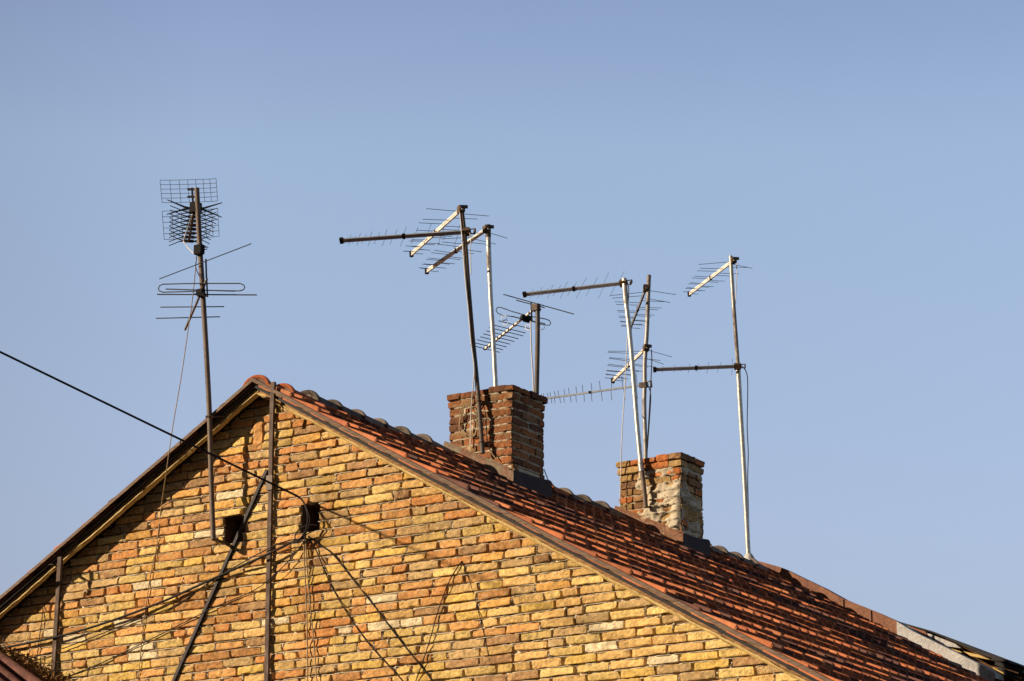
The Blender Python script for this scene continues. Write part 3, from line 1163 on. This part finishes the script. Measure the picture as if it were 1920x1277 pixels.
# ------------------------------------------------------------------ iron posts on the wall
def angle_iron(mb, a, b, w, dep, t=0.006):
    """L section: front flange facing -y (width w), side flange at its right edge reaching back to the wall"""
    a, b = V(a), V(b)
    x = V((1, 0, 0))
    yv = V((0, 1, 0))
    P = []
    for c in (a, b):
        P += [c - x * w / 2, c + x * w / 2, c + x * w / 2 + yv * dep, c + x * (w / 2 - t) + yv * dep, c + x * (w / 2 - t) + yv * t, c - x * w / 2 + yv * t]
    n = 6
    fs = [(k, (k + 1) % n, n + (k + 1) % n, n + k) for k in range(n)] + [tuple(reversed(range(n))), tuple(range(n, 2 * n))]
    mb.add(P, fs)


yp = -0.045
post = thing('iron_post', 'tall rusty angle iron post standing on the gable just right of the apex', 'post', at(498, 1290, yp))
mb = MB()
angle_iron(mb, at(498, 1300, yp), at(509, 752, yp), 0.037, 0.026)
pp = mb.build('post', M['angle'], post)
mb = MB()
angle_iron(mb, at(508.5, 775, -0.207), at(511, 716, -0.207), 0.037, 0.026)
mb.box(at(510, 750, -0.13), 0.02, 0.10, 0.003)
mb.build('strap', M['angle'], post)
mb = MB()
mb.bar(at(502, 881, -0.012), at(319, 1295, -0.012), 0.026, 0.036, V((0, 1, 0)))
mb.build('brace', M['brace'], post)
mb = MB()
mb.box(at(505, 905, yp - 0.004), 0.03, 0.006, 0.06)
mb.build('gusset', M['brown_pipe'], post)
post2 = thing('iron_post', 'short rusty angle iron post under the left verge near the left edge', 'post', at(98, 1290, yp))
mb = MB()
angle_iron(mb, at(96, 1300, yp), at(110, 1070, yp), 0.039, 0.026)
mb.build('post', M['angle'], post2)
mb = MB()
angle_iron(mb, at(108.4, 1090, -0.203), at(111.5, 1044, -0.203), 0.039, 0.026)
mb.box(at(110, 1062, -0.13), 0.02, 0.10, 0.003)
mb.build('strap', M['angle'], post2)

# ------------------------------------------------------------------ antenna helpers
def pick_dir(P, h, want):
    """direction in the plane spanned by h and up whose picture runs along want (du,dv)"""
    p0 = proj(P)
    ph = proj(P + h * 0.05)
    pz = proj(P + V((0, 0, 0.05)))
    hx, hy = ph[0] - p0[0], ph[1] - p0[1]
    zx, zy = pz[0] - p0[0], pz[1] - p0[1]
    a = hx * want[1] - hy * want[0]
    b = zx * want[1] - zy * want[0]
    rho = math.atan2(-a, b)
    d = h * math.cos(rho) + V((0, 0, 1)) * math.sin(rho)
    return -d if d.dot(h) < 0 else d


def log_periodic(parent, P, Epx, want, n, l0, l1, matb='alu', label=None, vtail=0, zend=None, mid=True, hang=0.0, rodr=0.0028, bw=0.017):
    """P boom root, Epx picture point of the tip, want picture direction of the rods"""
    P = V(P)
    E = atz(Epx[0], Epx[1], P.z if zend is None else zend)
    D = (E - P)
    L = D.length
    D.normalize()
    h = V((0, 0, 1)).cross(D).normalized()
    if h.dot(RT) < 0:
        h = -h
    e = pick_dir(P + D * L * 0.5, h, want)
    e = (e - D * e.dot(D)).normalized()
    up = D.cross(e).normalized()
    if up.z < 0:
        up = -up
    gap = bw * 0.62
    mb = MB()
    root = P - D * 0.05
    for s in (-1, 1):
        mb.bar(root + up * gap * s, E + up * gap * s, bw, bw * 0.92, up)
    o = mb.build('log_periodic_antenna', M[matb], parent)
    if label:
        o['label'] = label
    # front cap, mid spacer, clamp
    mb = MB()
    mb.box(E + D * 0.008, bw * 0.9, 0.016, bw * 1.6, e, D, up)
    mb.build('end_cap', M['plastic'], o)
    if mid:
        mb = MB()
        mb.box(P + D * L * 0.5, bw * 0.7, 0.012, bw * 1.45, e, D, up)
        mb.build('spacer', M['plastic'], o)
    mb = MB()
    mb.box(P - D * 0.005, 0.026, 0.035, 0.032, e, D, up)
    mb.tube([P - D * 0.03 + e * 0.03, P - D * 0.03 - e * 0.03], 0.008, 6)
    mb.tube([P - D * 0.03 + e * 0.025 + up * 0.012, P - D * 0.09 + e * 0.025 + up * 0.012], 0.005, 6)
    mb.tube([P - D * 0.03 - e * 0.025 - up * 0.010, P - D * 0.09 - e * 0.025 - up * 0.010], 0.005, 6)
    mb.bar(P - D * 0.085 + e * 0.035, P - D * 0.085 - e * 0.035, 0.012, 0.03, up)
    mb.build('clamp', M['clamp'], o)
    # rods
    pos = [0.03]
    r_ = 1.13
    tot = sum(r_ ** k for k in range(n - 1))
    x = 0.03
    for k in range(n - 1):
        x += 0.91 * r_ ** k / tot
        pos.append(x)
    for k in range(n):
        ln = (l0 + (l1 - l0) * ((pos[k] - 0.03) / 0.91)) / 2
        c = E - D * (L * pos[k])
        s = 1 if k % 2 else -1
        mb = MB()
        bend = D * 0.0
        if k >= n - vtail:
            bend = D * (0.42 * ln)
        j = V((random.gauss(0, .02), random.gauss(0, .02), random.gauss(0, .025)))
        dr = (e + j).normalized()
        mb.tube([c + up * gap * s, c + up * gap * s + dr * ln + bend], rodr, 5)
        mb.tube([c - up * gap * s, c - up * gap * s - dr * ln + bend], rodr, 5)
        mb.build('element', M['rod'], o)
    return o


M['clamp'] = mat_noise('rusty_clamp', [(0.3, (0.03, 0.022, 0.02)), (0.55, (0.08, 0.05, 0.03)), (0.7, (0.32, 0.15, 0.05))], 30, 0.7, 0.3, 0.002, 90, 0.4)


def pole(parent, pts, r, mat, nm='pole'):
    mb = MB()
    sp = smooth_path(pts, 5)
    mb.tube(sp, r, 12)
    return mb.build(nm, M[mat], parent)


def wire(parent, pts, r, mat, nm='cable', k=6, tagit=None):
    mb = MB()
    mb.tube(smooth_path(pts, k), r, 6)
    o = mb.build(nm, M[mat], parent)
    if tagit:
        tag(o, tagit[0], 'cable', tagit[1] if len(tagit) > 1 else None)
    return o


random.seed(99)
GA = 'television antenna masts on the roof'

# ---- mast 1: left, clamped to the gable
y1 = -0.29


def ym(v):
    return -0.19 - (1012 - v) * 0.0002


mast = thing('antenna_mast', 'brown mast on the left verge carrying mesh grid and folded dipole antennas', 'antenna', at(400, 1012, y1), GA)
pole(mast, [at(u, v, ym(v)) for u, v in ((369, 353), (374, 450), (380, 545), (388, 680), (393, 785), (396, 900), (400, 1012))], 0.0215, 'brown_pipe')
mb = MB()
foot = at(400, 1011, ym(1011))
mb.bar(foot, V((foot.x - 0.01, 0.03, foot.z - 0.004)), 0.022, 0.022)
mb.build('bracket', M['brown_pipe'], mast)
mb = MB()
cl = at(393, 782, ym(782))
ring = [cl + V((math.cos(t / 12 * 2 * math.pi) * 0.029, math.sin(t / 12 * 2 * math.pi) * 0.029, 0.004 * math.sin(t))) for t in range(13)]
mb.tube(ring, 0.007, 6)
mb.tube([cl + V((0.028, 0.01, 0)), cl + V((0.07, 0.07, 0.012)), cl + V((0.09, 0.10, 0.0))], 0.007, 6)
mb.build('clamp', M['clamp'], mast)
# mesh reflector panels behind, near the viewer's side of the boom
yr = y1 + 0.05


def grid_panel(corners, nx_, ny_, parent, curve=0.0):
    tl, tr, br, bl = [at(u, v, yr) for u, v in corners]
    mb = MB()

    def pt(a, b):
        p = (tl * (1 - a) + tr * a) * (1 - b) + (bl * (1 - a) + br * a) * b
        return p + V((0, -curve * (abs(a - 0.5) * 2) ** 2, 0.012 * math.sin(math.pi * a)))
    for i in range(nx_ + 1):
        a = i / nx_
        mb.tube([pt(a, b / 6) for b in range(7)], 0.0022, 5)
    for j in range(ny_ + 1):
        b = j / ny_
        mb.tube([pt(a / 10, b) for a in range(11)], 0.0022, 5)
    return mb.build('mesh_reflector', M['rod'], parent)


ant = MB()
# boom of the X antenna: runs away from the viewer over the mast head
P0 = at(366, 384, y1 + 0.02)
P1 = atz(354, 452, P0.z - 0.02)
ant.bar(P0 - (P1 - P0).normalized() * 0.05, P1, 0.018, 0.018)
xa = ant.build('grid_antenna', M['brown_pipe'], mast)
xa['label'] = 'mesh reflector antenna with rows of crossed rods'
grid_panel([(307, 341), (412, 338), (415, 380), (311, 383)], 7, 5, xa, 0.05)
grid_panel([(311, 399), (415, 394), (418, 446), (315, 452)], 7, 5, xa, 0.05)
Dx = (P1 - P0).normalized()
hx_ = V((0, 0, 1)).cross(Dx).normalized()
if hx_.dot(RT) < 0:
    hx_ = -hx_
for k in range(9):
    t = k / 8
    c = P0 + (P1 - P0) * (0.10 + 0.90 * t)
    wd = 0.205 - 0.035 * t
    big = 1.0 if k else 1.12
    mb = MB()
    for s in (-1, 1):
        for z_ in (-1, 1):
            rt_ = c + hx_ * s * 0.035
            tip = c + hx_ * s * wd * big + V((0, 0, z_ * 0.052 * (1.25 if k == 0 else 1)))
            midp = c + hx_ * s * 0.085 + V((0, 0, z_ * 0.010))
            mb.tube([rt_, midp, tip], [0.006, 0.0045, 0.0035] if k else [0.010, 0.009, 0.004], 5)
    mb.box(c, 0.042, 0.008, 0.012, hx_, Dx, V((0, 0, 1)))
    mb.build('element', M['dark_rod'] if 'dark_rod' in M else M['rod'], xa)
mb = MB()
for dv in (0, 14):
    a = at(352, 355 + dv, yr - 0.02)
    b = at(368, 355 + dv, yr - 0.02)
    mb.bar(a, b, 0.012, 0.018)
mb.bar(at(360, 352, yr - 0.015), at(362, 384, yr - 0.015), 0.012, 0.012, V((0, 1, 0)))
mb.build('reflector_bracket', M['plastic'], xa)
mb = MB()
mb.box(at(367, 390, y1 - 0.004), 0.034, 0.04, 0.045)
mb.build('clamp', M['plastic'], xa)
wire(xa, [at(364, 395, y1 - 0.03), at(357, 412, y1 + 0.1), at(344, 452, y1 + 0.2)], 0.005, 'cable_grey', 'support_arm', 3)
wire(xa, [at(344, 453, y1 + 0.15), at(354, 466, y1 + 0.1), at(364, 476, y1)], 0.005, 'cable_grey', 'cable', 3)
# masthead amplifier box
mb = MB()
c = at(373.5, 468, y1 - 0.03)
mb.box(c, 0.036, 0.028, 0.038)
mb.box(c + V((0, -0.002, -0.042)), 0.030, 0.022, 0.004)
for dz in (0.008, -0.010):
    mb.tube([c + V((0.045, 0, dz)), c + V((0.085, 0.0, dz))], 0.004, 6)
mb.build('amplifier_box', M['plastic'], mast)


def rod(parent, a, b, ya, yb, r=0.0042, nm='element', mat='rod'):
    mb = MB()
    mb.tube([at(a[0], a[1], ya), at(b[0], b[1], yb)], r, 6)
    return mb.build(nm, M[mat], parent)


# VHF antenna with the folded dipole
ant = MB()
ba, bb_ = at(388, 523, y1 - 0.05), at(347, 618, y1 + 0.55)
ant.bar(ba, bb_, 0.017, 0.017)
va = ant.build('folded_dipole_antenna', M['alu_dull'], mast)
va['label'] = 'old antenna with a long folded dipole and straight rods'


def by(v):      # depth of the boom at a picture height
    return y1 - 0.05 + 0.60 * (v - 523) / 95.0


rod(va, (299, 523), (471, 457), y1 - 0.045, y1 - 0.045)
rod(va, (311, 542), (440, 546), y1, y1, 0.005)
rod(va, (295, 552), (481, 553), by(552), by(552), 0.0055)
rod(va, (301, 576), (420, 575), by(575), by(575), 0.0045)
rod(va, (293, 597), (412, 594), by(596), by(596), 0.0045)
mb = MB()
pts = [(378, 531.5), (340, 532), (305, 533), (299, 536), (297, 541), (299, 545.5), (306, 548), (340, 547), (370, 546)]
pl = [(378, 531.5), (420, 531.5), (450, 531.5), (457, 534.5), (459, 539), (457, 543), (450, 545.5), (420, 545), (390, 544.5)]
for seq in (pts, pl):
    mb.tube([at(u, v, y1 - 0.03) for u, v in seq], 0.0048, 6)
mb.build('folded_dipole', M['rod'], va)
mb = MB()
mb.box(at(376, 547, y1 - 0.028), 0.030, 0.022, 0.020)
mb.box(at(378, 553, y1 - 0.028), 0.036, 0.018, 0.010)
mb.tube([at(365, 551, y1 - 0.05), at(390, 556, y1 - 0.05)], 0.006, 6)
mb.build('clamp', M['plastic'], va)
mb = MB()
mb.tube([at(386, 486, y1 - 0.035), at(387, 520, y1 - 0.04), at(388, 536, y1 - 0.045), at(389, 556, y1 - 0.045)], 0.0075, 6)
mb.build('upright', M['plastic'], va)
# down-lead of mast 1
wire(mast, [at(368, 480, y1 + 0.0), at(367, 500, y1 + .02), at(361, 560, y1 + .05), at(351, 630, y1 + .06), at(340, 705, y1 + .07), at(324, 800, y1 + .03), at(311, 890, y1 + .03), at(303, 945, -0.03), at(292, 1035, -0.02), at(282, 1080, -0.02), at(268, 1180, -0.02), at(258, 1290, -0.02)], 0.0042, 'cable_tan')
wire(mast, [at(369, 482, y1 - .02), at(367, 500, y1 - .02), at(373, 516, y1 - .04), at(382, 526, y1 - .05)], 0.0038, 'cable', 'cable', 4)

# ---- mast 2: front of first chimney, two antennas
y2 = C1[2] - 0.075
mast = thing('antenna_mast', 'dark mast strapped to front of the brown chimney with two antennas, one pointing far left', 'antenna', at(905, 850, y2), GA)
pole(mast, [at(865, 390, y2), at(871, 440, y2), at(877, 520, y2), at(881, 570, y2), at(887, 640, y2), at(893, 700, y2), at(898, 760, y2), at(905, 850, y2)], 0.0205, 'dark_pipe')
log_periodic(mast, at(864, 393, y2), (772, 476), (1, 0.035), 11, 0.20, 0.60, 'alu', 'upper silver antenna pointing away to the left')
log_periodic(mast, at(873, 435, y2), (642, 451), (40, -118), 14, 0.14, 0.50, 'alu_dull', 'lower grey antenna pointing far left', rodr=0.0019)
wire(mast, [at(881, 437, y2 - .03), at(883, 450, y2 - .02), at(882, 470, y2 - .02), at(883, 515, y2 - .02)], 0.0045, 'cable_grey')
wire(mast, [at(862, 396, y2 - .025), at(866, 440, y2 - .03), at(872, 520, y2 - .03), at(878, 580, y2 - .03), at(883, 640, y2 - .03), at(889, 690, y2 - .03), at(886, 735, y2 - .03), at(883, 780, C1[2] - .03), at(882, 838, C1[2] - .03)], 0.0055, 'cable_grey')
for v in (752, 829):
    mb = MB()
    c = at(898 + (v - 752) * 0.07, v, y2)
    mb.bar(c + V((-0.05, 0.05, 0)), c + V((0.05, 0.05, 0)), 0.025, 0.014)
    ring = [c + V((math.cos(t / 10 * 2 * math.pi) * 0.025, math.sin(t / 10 * 2 * math.pi) * 0.025, 0)) for t in range(11)]
    mb.tube(ring, 0.005, 5)
    mb.build('clamp', M['clamp'], mast)
# coil of cable hanging on the chimney
yc = C1[2] - 0.035
random.seed(4)
mb = MB()
pts = []
for k in range(46):
    an_ = k / 46 * 2 * math.pi * 3.2 - 1.2
    rr_ = 1 + 0.12 * math.sin(k * 1.7)
    pts.append(at(877 + 18 * math.cos(an_) * rr_ + k * 0.1, 789 + 29 * math.sin(an_) * rr_, yc - 0.004 * math.sin(k)))
mb.tube(smooth_path(pts, 2), 0.0042, 5)
tag(mb.build('cable_coil', M['cable_tan']), 'loose coil of tan cable hanging on the front of the brown chimney', 'cable')
wire(None, [at(908, 762, yc), at(912, 790, yc), at(913, 820, yc), at(918, 842, yc), at(931, 862, yc)], 0.0045, 'cable_tan', tagit=('tan cable running down the chimney front just right of the dark mast',))

# ---- mast 3: light pole behind the first chimney's front edge
y3 = 2.93
mast = thing('antenna_mast', 'pale galvanised mast rising out of the brown chimney with one antenna', 'antenna', at(931, 745, y3), GA)
pole(mast, [at(915, 423, y3), at(917, 480, y3), at(920, 560, y3), at(925, 640, y3), at(931, 760, y3)], 0.0215, 'galv')
mb = MB()
mb.tube([at(915.6, 440, y3), at(917.3, 505, y3)], 0.0225, 12)
mb.build('rust_sleeve', M['galv_rust'], mast)
mb = MB()
mb.tube([at(915, 422, y3), at(915.5, 445, y3)], 0.026, 10)
mb.build('top_collar', M['clamp'], mast)
log_periodic(mast, at(912, 430, y3), (801, 508), (1, 0.10), 12, 0.20, 0.62, 'alu', None, vtail=2)

# ---- mast 4: dark, behind the first chimney's right side, yagi
y4 = 3.10
mast = thing('antenna_mast', 'short dark mast behind the brown chimney carrying a looped yagi antenna', 'antenna', at(1006, 745, y4), GA)
pole(mast, [at(1008, 570, y4), at(1008, 640, y4), at(1006, 745, y4)], 0.0215, 'dark_pipe')
P = at(1005, 577, y4)
E = atz(908, 655, P.z)
D = (E - P).normalized()
mb = MB()
mb.bar(P, E, 0.017, 0.017)
ya = mb.build('yagi_antenna', M['alu'], mast)


def bp(t):
    return P + (E - P) * t


hh = V((0, 0, 1)).cross(D).normalized()
if hh.dot(RT) < 0:
    hh = -hh
ed = pick_dir(bp(0.5), hh, (1, 0.25))
for (t, ln) in [(0.40, 0.32), (0.50, 0.16 * 2), (0.565, 0.17 * 2), (0.64, 0.16 * 2), (0.71, .155 * 2), (0.78, .15 * 2), (0.85, .15 * 2), (0.92, .15 * 2), (0.985, .15 * 2)]:
    mb = MB()
    mb.tube([bp(t) - ed * ln / 2, bp(t) + ed * ln / 2], 0.0038, 6)
    mb.box(bp(t), 0.013, 0.011, 0.012, hh, D, V((0, 0, 1)))
    mb.build('element', M['rod'], ya)
for (a, b) in (((944, 552), (1076, 589)), ((968, 563), (1021, 577))):
    rod(ya, a, b, P.y - 0.02, P.y - 0.02, 0.0048)
mb = MB()
yfd = bp(0.22).y
loop = [(985, 591), (960, 584), (938, 576), (932, 577), (930, 582), (933, 587), (940, 590.5), (962, 594), (986, 600)]
loop2 = [(985, 591), (1005, 595), (1022, 598), (1030, 601), (1033, 606), (1030, 610), (1022, 609.5), (1005, 605), (988, 600)]
for seq in (loop, loop2):
    mb.tube([at(u, v, yfd) for u, v in seq], 0.0045, 6)
mb.build('folded_dipole', M['rod'], ya)
rod(ya, (959, 593), (1022, 607), yfd + 0.01, yfd + 0.01, 0.0045)
for (u, v) in ((945.5, 596), (947.5, 604.5), (990, 614), (1016, 613)):
    mb = MB()
    mb.tube([at(u + 5 * math.cos(k / 12 * 2 * math.pi), v + 5 * math.sin(k / 12 * 2 * math.pi), yfd - 0.005) for k in range(12)], 0.003, 5)
    mb.build('phasing_ring', M['alu'], ya)
mb = MB()
c = at(987, 597, yfd - 0.01)
mb.box(c, 0.050, 0.03, 0.020, ed, D, V((0, 0, 1)))
mb.box(c + V((0, 0, -0.024)), 0.030, 0.022, 0.008, ed, D, V((0, 0, 1)))
mb.build('junction_box', M['plastic'], ya)
mb = MB()
mb.tube([at(996, 567, P.y + .02), at(997, 600, P.y + .02)], 0.007, 6)
mb.build('reflector_stem', M['plastic'], ya)
mb = MB()
mb.box(P, 0.03, 0.03, 0.03)
mb.tube([at(1003, 574, y4 - .03), at(1014, 581, y4 - .03)], 0.008, 6)
mb.build('clamp', M['clamp'], ya)
wire(mast, [at(995, 602, y4), at(996, 650, y4 + .02), at(999, 700, y4 + .03), at(1001, 745, y4 + .03)], 0.0065, 'cable_grey')

# ---- mast 5: front of second chimney
y5 = C2[2] - 0.075
mast = thing('antenna_mast', 'leaning pale mast strapped to the front of the plastered chimney', 'antenna', at(1211, 950, y5), GA)
pole(mast, [at(1170, 522, y5), at(1173, 560, y5), at(1180, 620, y5), at(1187, 700, y5), at(1194, 790, y5), at(1202, 875, y5)], 0.0235, 'galv')
pole(mast, [at(1202, 872, y5), at(1207, 910, y5), at(1211, 952, y5)], 0.0225, 'brown_pipe', 'pole_foot')
mb = MB()
mb.tube([at(1171.5, 535, y5), at(1174.5, 570, y5)], 0.0245, 12)
mb.build('rust_sleeve', M['galv_rust'], mast)
mb = MB()
mb.tube([at(1201, 868, y5), at(1203, 884, y5)], 0.029, 10)
mb.build('rust_sleeve', M['galv_rust'], mast)
log_periodic(mast, at(1168, 531, y5), (985, 552), (80, -150), 13, 0.14, 0.58, 'alu_dull', None, rodr=0.0016)
wire(mast, [at(1178, 534, y5 - .03), at(1179, 545, y5), at(1178, 565, y5)], 0.005, 'cable')
mb = MB()
c = at(1203, 878, y5)
mb.bar(c + V((-0.05, 0.045, 0)), c + V((0.05, 0.045, 0)), 0.03, 0.016)
mb.build('clamp', M['clamp'], mast)

# ---- mast 6: behind second chimney's front, three antennas
y6 = 5.80
mast = thing('antenna_mast', 'crooked brown mast rising out of the plastered chimney with three antennas', 'antenna', at(1211, 885, y6), GA)
pole(mast, [at(1217, 516, y6), at(1215, 560, y6), at(1213, 620, y6), at(1209, 680, y6), at(1209, 715, y6), at(1208, 760, y6), at(1210, 830, y6), at(1211, 890, y6)], 0.0215, 'pole6')
log_periodic(mast, at(1211, 541, y6), (1182, 615), (1, 0.045), 12, 0.20, 0.66, 'alu_dull', 'upper of three antennas, pointing steeply away', vtail=2)
log_periodic(mast, at(1211, 653, y6), (1150, 713), (1, 0.13), 12, 0.20, 0.66, 'alu', 'middle of three antennas', vtail=2)
log_periodic(mast, at(1206, 722, y6), (1010, 749), (10, 105), 15, 0.10, 0.26, 'alu_dull', 'lowest of three antennas, reaching left to the brown chimney')
wire(mast, [at(1221, 655, y6), at(1222, 680, y6), at(1218, 760, y6), at(1214, 830, y6), at(1212, 875, y6)], 0.005, 'cable')
wire(mast, [at(1216, 724, y6 - .02), at(1220, 740, y6 - .02), at(1219, 770, y6), at(1214, 840, y6), at(1212, 875, y6)], 0.005, 'cable')
wire(mast, [at(1179, 600, y6), at(1175, 660, y6 - .1), at(1171, 740, y6 - .1), at(1167, 800, y5), at(1164, 880, C2[2] - .05), at(1162.5, 950, C2[2] - .05)], 0.005, 'cable_grey')

# ---- mast 7: on the ridge at the right
mast = thing('antenna_mast', 'tall pale mast standing alone on the ridge at the right with two antennas', 'antenna', atx(1404, 1050, 0), GA)
pl7 = [atx(u, v, 0.0) for u, v in ((1370, 480), (1374, 550), (1379, 620), (1384, 690), (1389, 780), (1395, 880), (1404, 1056))]
pole(mast, pl7[3:], [0.026] * 16, 'galv')
pole(mast, pl7[:4], 0.0215, 'galv_rust', 'pole_top')
log_periodic(mast, atx(1374, 489, 0.02), (1293, 551), (1, 0.05), 11, 0.18, 0.62, 'alu', 'upper antenna pointing away', vtail=1)
log_periodic(mast, atx(1382, 687, 0.02), (1229, 693), (40, -215), 10, 0.14, 0.50, 'alu_dull', 'lower antenna pointing left', vtail=0, rodr=0.0019)
wire(mast, [atx(1381, 487, 0), atx(1381, 520, 0), atx(1377, 600, 0)], 0.0045, 'cable_grey')
wire(mast, [atx(1392, 687, 0), atx(1399, 697, 0), atx(1402, 720, 0), atx(1401, 800, 0), atx(1403, 850, 0), atx(1402, 900, 0), atx(1404, 980, 0), atx(1405, 1040, 0)], 0.0055, 'cable')
mb = MB()
fb = atx(1404, 1047, 0)
mb.tube([fb + V((0, 0, -0.03)), fb + V((0, 0, 0.03)), fb + V((0, 0, 0.05))], [0.075, 0.045, 0.03], 10)
mb.build('mortar_collar', M['render'], mast)

# ------------------------------------------------------------------ cables on the gable
# service cable comes in from a pole behind the viewer's left
att = at(557, 930, -0.07)
dirc = V((-0.47, -1.0, 0.262))
import itertools
best = None
for a in range(-90, -20, 1):
    for b in range(10, 60, 1):
        d_ = V((a / 100, -1, b / 100))
        e1 = proj(att + d_ * 1.2)
        e2 = proj(att + d_ * 3.0)
        def line_v(u):
            pts_ = [(0, 655), (200, 748), (390, 843), (497, 893), (557, 930)]
            for (ua, va), (ub, vb) in zip(pts_, pts_[1:]):
                if ua <= u <= ub:
                    return va + (vb - va) * (u - ua) / (ub - ua)
            return 655 + (u) * 0.465
        err = abs(e1[1] - line_v(e1[0])) + abs(e2[1] - line_v(e2[0]))
        pen = abs(a / 100 + 0.58) * 60
        if best is None or err + pen < best[0]:
            best = (err + pen, d_)
dirc = best[1]
pts = []
for k in range(0, 29):
    t = k * 0.55
    pts.append(att + dirc * t + V((0, 0, -0.010 * math.sin(min(1, t / 15.4) * math.pi) * 9 * 0.0)))
mb = MB()
mb.tube(pts, 0.0092, 8)
lp = [(557, 930), (566, 937), (573, 950), (577, 968), (575, 990), (567, 1005), (556, 1016), (545, 1018)]
mb.tube(smooth_path([at(u, v, -0.07 - 0.03 * math.sin(i / 7 * math.pi)) for i, (u, v) in enumerate(lp)]), 0.008, 8)
lp = [(558, 931), (569, 941), (576, 956), (581, 975), (577, 992), (569, 1007), (560, 1014)]
mb.tube(smooth_path([at(u, v, -0.07 - 0.04 * math.sin(i / 6 * math.pi)) for i, (u, v) in enumerate(lp)]), 0.005, 8)
sc_ = mb.build('service_cable', M['cable_svc'] if 'cable_svc' in M else M['cable'])
tag(sc_, 'thick black overhead cable coming from the left edge to the right vent', 'cable')
hk = MB()
hk.tube([at(572, 1012, 0.0), at(572, 1010, -0.05), at(573, 1003, -0.055)], 0.007, 6)
hk.box(at(571, 1012, -0.02), 0.02, 0.012, 0.012)
tag(hk.build('wall_hook', M['angle']), 'iron hook in the wall under the right vent holding the cables', 'hook')
CG = 'cables strung across the gable wall'
wire(None, [at(594, 985, -0.03), at(580, 984, -0.05), at(566, 989, -0.06), at(557, 997, -0.06), at(553, 1007, -0.06), at(556, 1017, -0.06), at(565, 1016, -0.05)], 0.0055, 'cable', tagit=('small loop of black cable just under the right vent', CG))
fan = [
    ([(571, 1008, -.05), (545, 1018, -.07), (500, 1040, -.09), (400, 1085, -.05), (300, 1130, -.05), (200, 1167, -.05), (112, 1193, -.06), (0, 1216, -.05), (-40, 1222, -.05)], .0095, 'cable', 'thickest black cable slanting down left from the hook to the left edge'),
    ([(571, 1010, -.05), (540, 1014, -.08), (500, 1030, -.06), (400, 1087, -.02), (330, 1135, -.02), (255, 1163, -.02), (112, 1218, -.04), (30, 1240, -.04)], .0045, 'cable', 'thin black cable just below the thickest one, slanting to the short post'),
    ([(573, 1010, -.05), (552, 1040, -.05), (508, 1084, -.06), (470, 1110, -.03), (400, 1140, -.03), (290, 1195, -.025), (190, 1243, -.02), (110, 1275, -.02), (70, 1292, -.02)], .0045, 'cable', 'thin black cable slanting lowest to the bottom left corner'),
    ([(578, 1005, -.05), (600, 1022, -.02), (625, 1040, -.02), (665, 1090, -.02), (705, 1140, -.02), (750, 1200, -.02), (800, 1262, -.02), (820, 1290, -.02)], .0065, 'cable', 'black cable slanting down right from the hook, rightmost of the pair'),
    ([(578, 1008, -.05), (592, 1030, -.03), (615, 1085, -.02), (645, 1140, -.02), (690, 1205, -.02), (745, 1265, -.02), (765, 1290, -.02)], .0050, 'cable', 'thinner black cable slanting down right beside the thick one'),
    ([(570, 1012, -.05), (571, 1060, -.04), (574, 1120, -.03), (576, 1200, -.03), (577, 1292, -.03)], .0055, 'cable_tan', 'tan cable hanging straight down from the hook, left one'),
    ([(573, 1012, -.05), (576, 1070, -.04), (582, 1140, -.03), (588, 1200, -.03), (595, 1292, -.03)], .0050, 'cable_tan', 'tan cable hanging down from the hook, right one'),
    ([(866, 1052, -.02), (855, 1068, -.03), (838, 1100, -.03), (820, 1150, -.03), (803, 1210, -.03), (775, 1290, -.03)], .0045, 'cable', 'thin black wire below the middle of the right rake, slanting left'),
    ([(866, 1052, -.02), (872, 1068, -.01), (884, 1100, -.01), (898, 1150, -.01), (910, 1200, -.01), (918, 1240, -.01)], .0032, 'cable', 'thin black wire below the middle of the right rake, slanting right'),
    ([(80, 1130, -.02), (80, 1150, -.03), (76, 1180, -.03), (71, 1220, -.03), (68, 1245, -.03)], .0040, 'cable', 'short dark wire hanging left of the short iron post'),
]
for pts, r, mt, lab in fan:
    wire(None, [at(u, v, yy) for u, v, yy in pts], r, mt, tagit=(lab, CG))
# dangling white wire ends beside the first chimney
wire(None, [at(1020, 880, 3.3), at(1025, 893, 3.32), at(1030, 906, 3.34)], 0.005, 'cable_grey', tagit=('short white cable end dropping behind the brown chimney to the ridge',))
